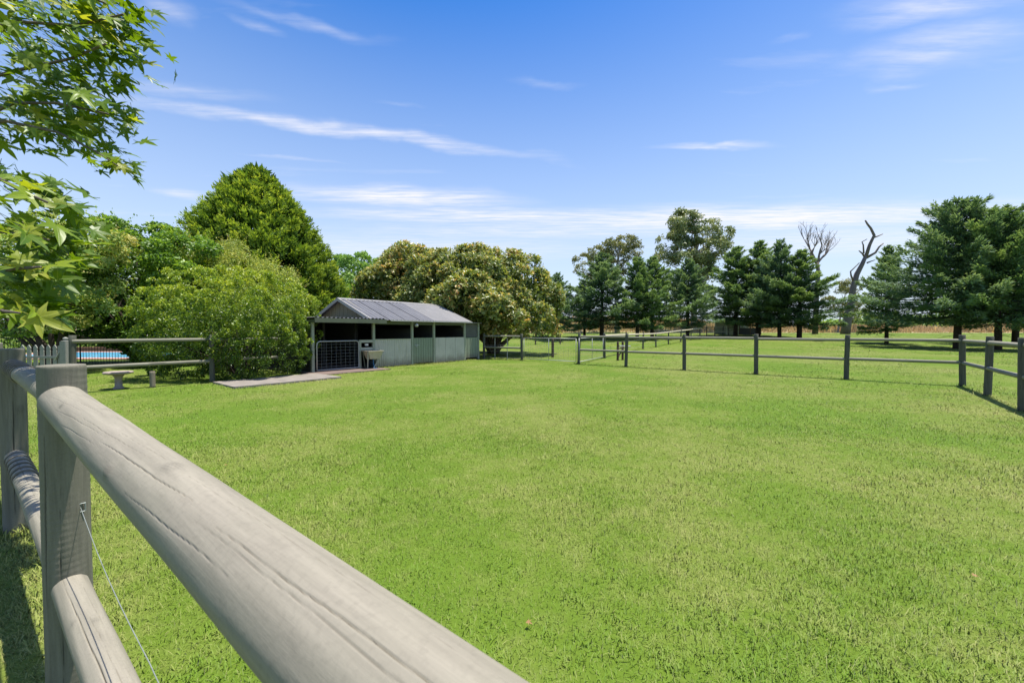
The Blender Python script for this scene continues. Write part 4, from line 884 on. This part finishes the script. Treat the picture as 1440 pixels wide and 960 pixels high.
# conifers
def conifer_mesh(Hh, Rr, n_br, per, size, seed, bare=.14, up=.25, pe=1.3):
    rs = np.random.default_rng(seed); C, D, N, Tn = [], [], [], []; wood = MB(); random.seed(seed)
    wood.tube([(0, 0, -.2), (.04, 0, Hh * .3), (-.03, .03, Hh * .7), (0, 0, Hh * .985)], [Hh * .021, Hh * .016, Hh * .008, .012], 9)
    for i in range(n_br):
        f = (i + rs.random()) / n_br; z = Hh * (bare + (1 - bare) * f ** .92); az = i * 2.399 + rs.normal(0, .3)
        prof = (1 - f ** pe) ** .85 * (.74 + .26 * min(1, f / .15)) if f < .97 else .05
        ln = Rr * prof * rs.uniform(.5, 1.25) + .16; o = np.array([math.cos(az), math.sin(az), 0]); rise = up + .55 * f - .32 * (1 - f) ** 2
        d = unit(o + np.array([0, 0, rise])); end = d * ln; base = np.array([0, 0, z])
        if ln > .6: wood.tube([base, base + end * .5 + np.array([0, 0, -.03 * ln]), base + end * .95 + np.array([0, 0, .02 * ln])], [.012 + .012 * ln, .008 + .006 * ln, .006], 5, False)
        m = int(per * (ln / Rr) ** 1.15) + 14; u = rs.random(m) ** .62; side = np.cross(d, (0, 0, 1.0)); side /= np.linalg.norm(side)
        wd = .34 * ln * (1.05 - u) + .05; s = rs.uniform(-1, 1, m); hz = rs.normal(0, .075, m) * (.4 + ln * .35)
        p = base + end * u[:, None] + side * (s * wd)[:, None] + np.array([0, 0, 1.0]) * (hz - .05 * ln * np.sin(np.pi * u) - .05 * np.abs(s) * ln * .5)[:, None]
        dd = unit(d + side * (s * .9)[:, None] + rs.normal(0, .4, (m, 3)) + np.array([0, 0, .12])); C.append(p); D.append(dd); N.append(unit(rs.normal(0, .5, (m, 3)) + np.array([0, 0, 1.0])))
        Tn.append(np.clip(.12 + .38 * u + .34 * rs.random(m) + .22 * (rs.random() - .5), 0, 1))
    for i in range(14):
        z = Hh * bare * rs.uniform(.45, 1.15); az = rs.uniform(0, 6.28); ln = rs.uniform(.5, 1.6); o = Vector((math.cos(az), math.sin(az), rs.uniform(-.25, .15)))
        wood.tube([(0, 0, z), o * ln * .5 + Vector((0, 0, z)), o * ln + Vector((0, 0, z - .12 * ln))], [.022, .014, .006], 5, False)
    C, D, N, Tn = map(np.concatenate, (C, D, N, Tn)); L = size * rs.uniform(.55, 1.3, len(C))
    return leaves('crown', C, D, N, L, L * .30, Tn, .12), wood.mesh('trunk', True)
CON = [conifer_mesh(11, 3.8, 96, 520, .32, 11), conifer_mesh(11, 4.1, 92, 520, .32, 12), conifer_mesh(11, 3.6, 100, 480, .32, 13)]
CON_NEAR = [conifer_mesh(11.5, 5.0, 130, 680, .28, 21, .21, .22, 1.7), conifer_mesh(10.6, 4.7, 120, 680, .28, 22, .19, .20, 1.6)]
for k, (c_, w_) in enumerate(CON + CON_NEAR): c_.materials.append(M['l_firb'] if k in (1, 3) else M['l_fir']); w_.materials.append(M['bark'])
def conifer(label, px, Y, Hh, pair, base_h, rz, wide=1.0, group='fir trees in a row across the lawn'):
    p = spot(px, Y); s = Hh / base_h; t = thing('fir_tree', label, 'tree', p, rz, group); wide *= 1.22 if base_h == 11 else 1.06; t.scale = (s * wide, s * wide, s)
    obj('crown', pair[0], None, t); obj('trunk', pair[1], None, t); return t
cons = [
    (762, 50, 7.0, 0, 1.0, 'small fir half hidden behind the right side of the broad tree'),
    (784, 44, 7.2, 1, .95, 'fir tree showing just right of the broad dome-shaped tree'),
    (822, 50, 7.0, 2, 1.0, 'shorter fir at the left foot of the spreading gum tree'),
    (846, 46, 9.6, 1, 1.12, 'bushy blue-green fir standing in front of the spreading gum tree'),
    (896, 45, 9.1, 0, .92, 'fir above the post where the timber fence meets the receding fence'),
    (917, 47, 9.4, 2, .95, 'narrow fir left of the tallest gum tree'),
    (967, 49, 9.4, 1, 1.0, 'fir directly in front of the tallest gum tree'),
    (1034, 52, 11.4, 0, .98, 'fir standing in front of the far pale shelter, left one'),
    (1066, 51, 11.9, 2, 1.0, 'tall fir at the right end of the far pale shelter'),
    (1096, 47, 11.3, 1, .8, 'slim pointed fir left of the bare dead tree'),
    (1124, 46, 10.0, 0, 1.12, 'full fir in front of the bare dead tree')]
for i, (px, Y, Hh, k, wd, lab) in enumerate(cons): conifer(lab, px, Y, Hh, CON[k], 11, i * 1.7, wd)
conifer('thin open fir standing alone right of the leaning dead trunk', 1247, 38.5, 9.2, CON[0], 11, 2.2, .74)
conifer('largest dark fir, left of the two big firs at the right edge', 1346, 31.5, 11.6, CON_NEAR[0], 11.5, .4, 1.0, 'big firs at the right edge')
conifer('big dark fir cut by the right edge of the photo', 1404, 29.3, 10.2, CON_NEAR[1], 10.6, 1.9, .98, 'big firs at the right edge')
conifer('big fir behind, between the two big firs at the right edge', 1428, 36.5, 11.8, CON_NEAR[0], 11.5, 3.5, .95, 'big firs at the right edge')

# gums
def gum(name, label, loc, Hh, clusters, mat, n, trunk_pts, r0, size=.32, sub=.75):
    t = thing(name, label, 'tree', loc)
    lobes = [(c, (r, r, r * .62)) for c, r in clusters]
    p, e, g = lobed_points(lobes, len(clusters) * 13, sub, n, .5, None, .25, .8); m = len(p)
    N = unit(e * .4 + rand_dirs(m)); D = unit(rand_dirs(m) + np.array([0, 0, -.6])); sz = size * rng.uniform(.6, 1.3, m)
    tint = np.clip(.2 + .45 * rng.random(m) + .4 * (g - .5) + .2 * e[:, 2], 0, 1)
    obj('crown', leaves('crown', p, D, N, sz, sz * .42, tint), mat, t)
    mb = MB(); pts = [Vector(q) for q in trunk_pts]; n_ = len(pts); mb.tube(pts, [r0 * (1 - .72 * i / (n_ - 1)) for i in range(n_)], 10)
    for c, r in clusters:
        c = Vector(c); j = min(range(n_), key=lambda i: (pts[i] - c).length + (3 if pts[i].z > c.z - .4 else 0)); b = pts[j]
        mid = b.lerp(c, .5) + Vector((random.uniform(-.3, .3), 0, -.25)); mb.tube([b, mid, c + Vector((0, 0, -.1))], [r0 * .32, r0 * .2, .03], 6)
    obj('trunk', mb, M['bark_white'], t, smooth=True); return t
def px_cl(px, py, Y, r, p0): v = at(px, py, Y) - p0; return ((v.x, v.y + random.uniform(-1.5, 1.5), v.z), r)
Y = 62; p0 = spot(868, Y)
gum('spreading_gum_tree', 'spreading gum tree with pale trunk and umbrella foliage clumps', p0, 15,
    [px_cl(*c, p0) for c in ((822, 366, Y, 1.5), (834, 358, Y, 1.2), (818, 380, Y, 1.1), (848, 362, Y, 1.7), (862, 350, Y, 1.9), (874, 345, Y, 1.5), (889, 345, Y, 1.2), (893, 352, Y, .9), (858, 375, Y, 2.0), (878, 362, Y, 1.4), (886, 372, Y, 1.2), (842, 385, Y, 1.8), (872, 388, Y, 1.4), (830, 395, Y, 1.5))], M['l_gum2'], 11000,
    [(0, 0, -.3), (-.1, 0, 4), (-.3, 0, 8), (0, 0, 11), (.3, 0, 13.2)], .42, .34, .62)
Y = 66; p0 = spot(975, Y)
gum('tall_gum_tree', 'tallest gum tree with an upright open leafy crown above the firs', p0, 21,
    [px_cl(*c, p0) for c in ((962, 308, Y, 1.9), (978, 312, Y, 2.0), (950, 320, Y, 1.5), (998, 316, Y, 1.6), (1008, 330, Y, 1.7), (1012, 342, Y, 1.5), (946, 338, Y, 1.8), (962, 332, Y, 2.1), (984, 332, Y, 2.0), (940, 352, Y, 1.7), (956, 352, Y, 2.1), (975, 354, Y, 2.3), (998, 352, Y, 2.0), (936, 368, Y, 1.8), (955, 372, Y, 2.2), (985, 376, Y, 2.3), (1006, 368, Y, 1.8), (942, 390, Y, 2.0), (970, 395, Y, 2.4), (1000, 392, Y, 2.1), (985, 415, Y, 2.4), (950, 412, Y, 2.2))], M['l_gum'], 26000,
    [(0, 0, -.3), (.1, 0, 5), (-.2, 0, 9), (.3, 0, 13), (.1, 0, 16), (-.2, 0, 18.3)], .5, .44, .85)
# dead trees
def branchy(mb, p, d, L, r, depth, spread=.5, kids=3, up=.15):
    n = 5; pts = [Vector(p)]; d = Vector(d).normalized()
    for i in range(n - 1):
        d = (d + Vector((random.uniform(-.16, .16), random.uniform(-.16, .16), random.uniform(-.06, .14)))).normalized(); pts.append(pts[-1] + d * (L / (n - 1)))
    mb.tube(pts, [r * (1 - .5 * i / (n - 1)) for i in range(n)], 6 if depth > 1 else 4)
    if depth:
        for k in range(kids):
            j = random.choice([2, 3, 4]) if k else 4; nd = (d + Vector((random.uniform(-1, 1) * spread * 1.4, random.uniform(-1, 1) * spread, random.uniform(-.15, .5) + up))).normalized()
            branchy(mb, pts[j], nd, L * random.uniform(.55, .8), r * (.56 - .04 * k), depth - 1, spread, kids, up)
random.seed(5)
dt = thing('bare_dead_tree', 'bare dead tree with fan of fine twigs rising behind the firs', 'dead tree', spot(1146, 58))
mb = MB(); mb.tube([(0, 0, -.2), (.1, 0, 5), (.3, 0, 9), (.1, 0, 10.4)], [.38, .32, .25, .22], 9)
for d, L in (((-.5, .1, 1), 2.2), ((.2, -.1, 1), 2.5), ((.75, .2, .8), 1.9), ((-1, 0, .5), 1.8)): branchy(mb, (.1, 0, 10.2), d, L * 1.1, .17, 4, .6, 3)
obj('trunk', mb, M['deadwood'], dt, smooth=True)
Ys = 58; p0 = spot(1188, Ys); L_ = lambda px, py: at(px, py, Ys) - p0
dt = thing('leaning_dead_trunk', 'leaning grey dead tree trunk with broken stub branches', 'dead tree', p0)
mb = MB(); path = [(1188, 472), (1190, 455), (1196, 428), (1198, 405), (1203, 386), (1210, 372), (1215, 360)]
mb.tube([L_(*q) for q in path], [.66, .56, .44, .37, .33, .28, .22], 12, jit=.06)
obj('trunk', mb, M['deadwood'], dt, smooth=True)
for pts, r in (([(1215, 362), (1220, 345), (1226, 332), (1221, 322), (1216, 316), (1213, 311)], .24), ([(1225, 335), (1231, 333), (1238, 330)], .13), ([(1216, 363), (1228, 356), (1233, 348), (1239, 343)], .19), ([(1215, 364), (1210, 357), (1205, 353)], .16),
               ([(1212, 357), (1211, 345), (1209, 341), (1216, 337)], .11), ([(1217, 370), (1222, 368), (1228, 366)], .12), ([(1198, 395), (1195, 388), (1194, 382), (1200, 376), (1206, 370)], .13)):
    obj('branch', MB().tube([L_(*q) for q in pts], [r * (1 - .6 * i / (len(pts) - 1)) for i in range(len(pts))], 7), M['deadwood'], dt, smooth=True)
# olive wattle behind the leaning trunk
p0 = spot(1178, 66)
gum('wattle_tree', 'low olive wattle with open branches behind the leaning dead trunk', p0, 6,
    [px_cl(*c, p0) for c in ((1174, 405, 66, 1.1), (1182, 401, 66, 1.3), (1195, 404, 66, 1.2), (1168, 425, 66, 1.2), (1178, 432, 66, 1.5), (1205, 432, 66, 1.2), (1216, 430, 66, 1.3), (1190, 440, 66, 1.3), (1208, 443, 66, 1.2))], M['l_gum2'], 6500,
    [(0, 0, -.2), (.2, 0, 1.6), (.5, 0, 3.2), (.9, 0, 5.4)], .16, .3, .55)
# shrubs out on the dry field and a dark windbreak
for px, Y, s, lab in ((1212, 92, 1.6, 'small round dark green shrub out in the dry field'), (1224, 100, 1.6, 'low olive shrub beside the round one in the dry field'), (1235, 105, 1.5, 'small bluish shrub, rightmost of three in the dry field')):
    tree('field_shrub', lab, spot(px, Y), M['l_far'], M['bark'], [((0, 0, s * .55), (s * .8, s * .7, s * .62))], 1500, .22, 40, .4, .5, group='shrubs in the dry field', cat='shrub', r0=.05)
p = []
n = 26000; x = rng.uniform(-60, 330, n); y = 210 + rng.normal(0, 4, n) + 12 * np.sin(x / 40); hmax = 5.2 + 2.5 * np.sin(x / 9) * np.sin(x / 23 + 1) + 1.5 * np.sin(x / 3.1); z = T(x, y) + rng.random(n) ** .7 * hmax
gate_ = np.sin(x / 31 + .7) + .5 * np.sin(x / 11) > -.1; p = np.stack([x, y, z], -1)[gate_]; m = len(p)
tag(obj('far_treeline', leaves('far_treeline', p, rand_dirs(m), unit(rand_dirs(m) + (0, -.3, .5)), rng.uniform(.7, 1.6, m), rng.uniform(.5, 1.0, m), rng.random(m)), M['l_far']), 'dark green line of distant trees beyond the dry paddocks', 'treeline', kind='stuff')

# far shelter
p0 = spot(1043, 56)
st = thing('field_shelter', 'pale green flat-roofed field shelter in the shade of far firs', 'shelter', p0, R(8))
obj('wall', MB().box(-2.4, -.5, -.05, .05, 0, 2.35), M['shelter'], st)
for x in (-2.4, -1.95, -1.5, -1.0): obj('batten', MB().box(x, x + .07, -.09, -.055, 0, 2.35), M['shelter'], st)
obj('back_wall', MB().box(-2.4, 3.0, 2.4, 2.5, 0, 2.2), M['shelter'], st)
obj('low_wall', MB().box(-.3, 2.9, -.03, .05, 0, .95), M['dark_wall'], st)
obj('white_panel', MB().box(-.3, 2.5, 2.33, 2.39, 1.0, 1.75), M['white'], st)
for x in (-.4, 1.3, 2.95): obj('post', MB().box(x - .06, x + .06, -.06, .06, 0, 2.3), M['brown_post'], st)
obj('roof', MB().box(-2.7, 3.3, -.5, 2.9, 2.36, 2.46), M['roof_old'], st)

# =================================================================== FOREGROUND PLANE TREE
def plane_leaf(seed):
    rs = random.Random(seed); prof = [(-100, .10), (-72, .34), (-48, .46), (-30, .40), (-14, .74), (-5, .44), (10, .31), (22, .44), (31, .66), (40, .96), (47, .62), (55, .42), (64, .34), (73, .55), (80, .76), (90, 1.12)]
    ring = prof + [(180 - a, r) for a, r in prof[::-1][1:]]
    mb = MB(); mb.v.append((0, .0, 0)); curl = rs.uniform(.12, .4); fold = rs.uniform(.10, .34); tw = rs.uniform(-.2, .2)
    def warp(x, y): return (x, y, fold * abs(x) - curl * max(0, y) ** 2 * .5 - .22 * x * x + tw * x * y + .03 * math.sin(7 * x + 3 * y + seed))
    mb.v[0] = warp(0, .0)
    for sc in (.5, 1.0):
        for a, r in ring:
            r *= sc * rs.uniform(.94, 1.06); mb.v.append(warp(r * math.cos(R(a)), r * math.sin(R(a))))
    n = len(ring); mb.f = [(0, 1 + i, 1 + i + 1) for i in range(n - 1)] + [(1 + i, 1 + n + i, 2 + n + i, 2 + i) for i in range(n - 1)]
    mb.tube([(0, 0, 0), (0, -.35, -.05), (.02, -.75, .06)], [.016, .014, .018], 4, False)
    return mb.mesh('leaf', True)
def mat_plane_leaf():
    m, n = new_mat('plane_tree_leaf'); oi = n('ShaderNodeObjectInfo').outputs['Random']; tc = n('ShaderNodeTexCoord').outputs['Object']
    c = n.ramp(oi, [(0, (.075, .15, .008)), (.45, (.155, .25, .012)), (.8, (.25, .34, .018)), (1, (.34, .36, .045))])
    xy = n('ShaderNodeSeparateXYZ', {0: tc}); ang = n('ShaderNodeMath', {0: xy.outputs[0], 1: xy.outputs[1]}, operation='ARCTAN2').outputs[0]
    v = None
    for a0 in (0, .80, -.80, 1.72, -1.72):                      # the five main veins
        d = n.math('ABSOLUTE', n.math('SUBTRACT', ang, a0)); rr = n('ShaderNodeVectorMath', {0: tc}, operation='LENGTH').outputs['Value']
        q = n.maprange(n.math('MULTIPLY', d, rr), .022, .006); v = q if v is None else n.math('MAXIMUM', v, q)
    c = n.mix(n.math('MULTIPLY', v, .55), c, (.22, .29, .07))
    c = n.mix(n.maprange(n.noise(tc, 5, 3), .55, .8, 0, .3), c, (.20, .22, .03))
    b = n('ShaderNodeBump', {'Height': v, 'Strength': .2, 'Distance': .05}).outputs[0]
    p = n('ShaderNodeBsdfPrincipled', {'Base Color': c, 'Roughness': .42, 'Specular IOR Level': .45, 'Normal': b}).outputs[0]
    tr = n('ShaderNodeBsdfTranslucent', {'Color': n.mix(1.0, c, (1.5, 1.35, .5), 'MULTIPLY')}).outputs[0]
    finish(n, n('ShaderNodeMixShader', {0: .48, 1: p, 2: tr}).outputs[0]); return m
M['plane_leaf'] = mat_plane_leaf()
LM = [plane_leaf(s) for s in range(7)]
for m_ in LM: m_.materials.append(M['plane_leaf'])
random.seed(21)
PT = Vector((-6.6, 3.1, 0))
pt = thing('plane_tree', 'overhanging branches of bright lobed leaves at the upper left', 'tree', PT)
obj('trunk', MB().tube([(0, 0, -.1), (.05, 0, 1.5), (-.05, .05, 3.2), (.1, 0, 5)], [.22, .18, .15, .08], 12), M['bark_grey'], pt, smooth=True)
# branch: path in the air (seen at px,py from a depth Y), leaves hung along it: (path, leaf count, leaf size)
BR = [
    ([(-60, 60, 2.9), (40, 40, 2.7), (120, 45, 2.55), (185, 30, 2.45)], 50, .108, 36),
    ([(-60, 130, 2.8), (40, 105, 2.6), (110, 90, 2.5), (160, 70, 2.4)], 50, .105, 34),
    ([(-60, 190, 2.7), (30, 150, 2.6), (90, 150, 2.5), (160, 165, 2.4)], 46, .105, 30),
    ([(-60, 180, 2.5), (20, 175, 2.5), (90, 190, 2.45), (140, 215, 2.4), (172, 236, 2.35)], 30, .09, 22),
    ([(-60, 20, 2.6), (30, 10, 2.5), (110, -5, 2.4), (160, 15, 2.35)], 40, .11, 32),
    ([(-60, 250, 2.1), (10, 255, 2.0), (40, 272, 1.95), (72, 286, 1.9)], 18, .11, 18),
    ([(-60, 320, 2.0), (0, 325, 1.9), (40, 333, 1.85), (72, 338, 1.8)], 26, .11, 26),
    ([(-60, 390, 1.85), (-10, 385, 1.8), (25, 378, 1.75), (60, 376, 1.7)], 22, .105, 22),
    ([(-60, 440, 1.7), (-20, 430, 1.65), (8, 438, 1.62), (28, 440, 1.6)], 12, .105, 14)]
nl = 0
for bi, (path, cnt, sz, sp) in enumerate(BR):
    P_ = [at(*q) - PT for q in path]; start = Vector((0, 0, P_[0].z * .6 + (.9 if P_[0].z > 2 else .45)))
    mb = MB(); full = [start, start.lerp(P_[0], .5) + Vector((0, 0, .12))] + P_; mb.tube(full, [.035, .022] + [.012 - .0022 * i for i in range(len(P_))], 6)
    br = obj('branch', mb, M['bark_grey'], pt, smooth=True)
    for k in range(cnt):
        f = (.12 + .88 * (k + random.random()) / cnt) * (len(P_) - 1) * .999; i = int(f); q = P_[i].lerp(P_[i + 1], f - i); Yd = q.y + PT.y
        spm = sp / 560 * Yd; edge = max(.25, 1.0 - .55 * (f / (len(P_) - 1)))
        q = q + Vector((max(-1.3, min(.8, random.gauss(0, .55))) * spm, random.gauss(0, .9) * spm + .05, random.gauss(0, .62) * spm * edge))
        # blade hangs out and down, face mostly to the sky
        tip = Vector((random.uniform(.1, 1.0), random.uniform(-.75, .55), random.uniform(-.75, .12))).normalized()
        nrm = (Vector((.35, -.25, 1.0)) + Vector((random.gauss(0, .45), random.gauss(0, .5), random.gauss(0, .2)))).normalized()
        xx = tip.cross(nrm).normalized(); nn = xx.cross(tip).normalized(); s = sz * random.uniform(.58, 1.08)
        o = bpy.data.objects.new('leaf', LM[random.randrange(7)]); COL.objects.link(o); o.parent = br
        mt = Matrix((xx, tip, nn)).transposed().to_4x4(); mt.translation = q; o.matrix_basis = mt @ Matrix.Scale(s, 4); nl += 1

# the further leaves of the same branches, too many to part
Vb, Fb = [], []; random.seed(77)
for bi, (path, cnt, sz, sp) in enumerate(BR):
    P_ = [at(*q) - PT for q in path]
    for k in range(int(cnt * 1.7)):
        f = (.05 + .9 * random.random()) * (len(P_) - 1); i = int(f); q = P_[i].lerp(P_[i + 1], f - i); spm = sp / 560 * (q.y + PT.y)
        q = q * 1.0 + Vector((max(-1.4, min(.6, random.gauss(0, .6))) * spm - .03, abs(random.gauss(0, 1.2)) * spm + .12, random.gauss(0, .75) * spm + .03))
        tip = Vector((random.uniform(-.1, 1.0), random.uniform(-.75, .7), random.uniform(-.8, .2))).normalized(); nrm = (Vector((.3, -.2, 1.0)) + Vector((random.gauss(0, .45), random.gauss(0, .5), random.gauss(0, .2)))).normalized()
        xx = tip.cross(nrm).normalized(); nn = xx.cross(tip).normalized(); mt = Matrix((xx, tip, nn)).transposed().to_4x4(); mt.translation = q; mt = mt @ Matrix.Scale(sz * random.uniform(.5, .95), 4)
        me = LM[random.randrange(7)]; o_ = len(Vb); Vb += [tuple(mt @ v.co) for v in me.vertices]; Fb += [tuple(o_ + i_ for i_ in p_.vertices) for p_ in me.polygons]
mb = MB(); mb.v, mb.f = Vb, Fb
tag(obj('foliage', mb, M['plane_leaf'], pt, smooth=True), kind='stuff')

# a few fallen leaves on the lawn
fm = mat_plain('dry_leaf', (.30, .17, .07), .7, .3, 20)
fl = LM[2].copy(); fl.materials.clear(); fl.materials.append(fm)
for px, py, lab in ((1381, 822, 'small dry brown leaf lying on the lawn at lower right'), (743, 891, 'small dry brown leaf on the lawn beside the near rail'), (313, 659, 'dry brown leaf on the lawn left of centre')):
    Yg = 560 * CAM_H / (py - 465); p = spot(px, Yg)
    tag(obj('fallen_leaf', fl, None, None, p + Vector((0, 0, .032)), (R(8), R(5), random.uniform(0, 6)), (.022, .022, .022)), lab, 'leaf')
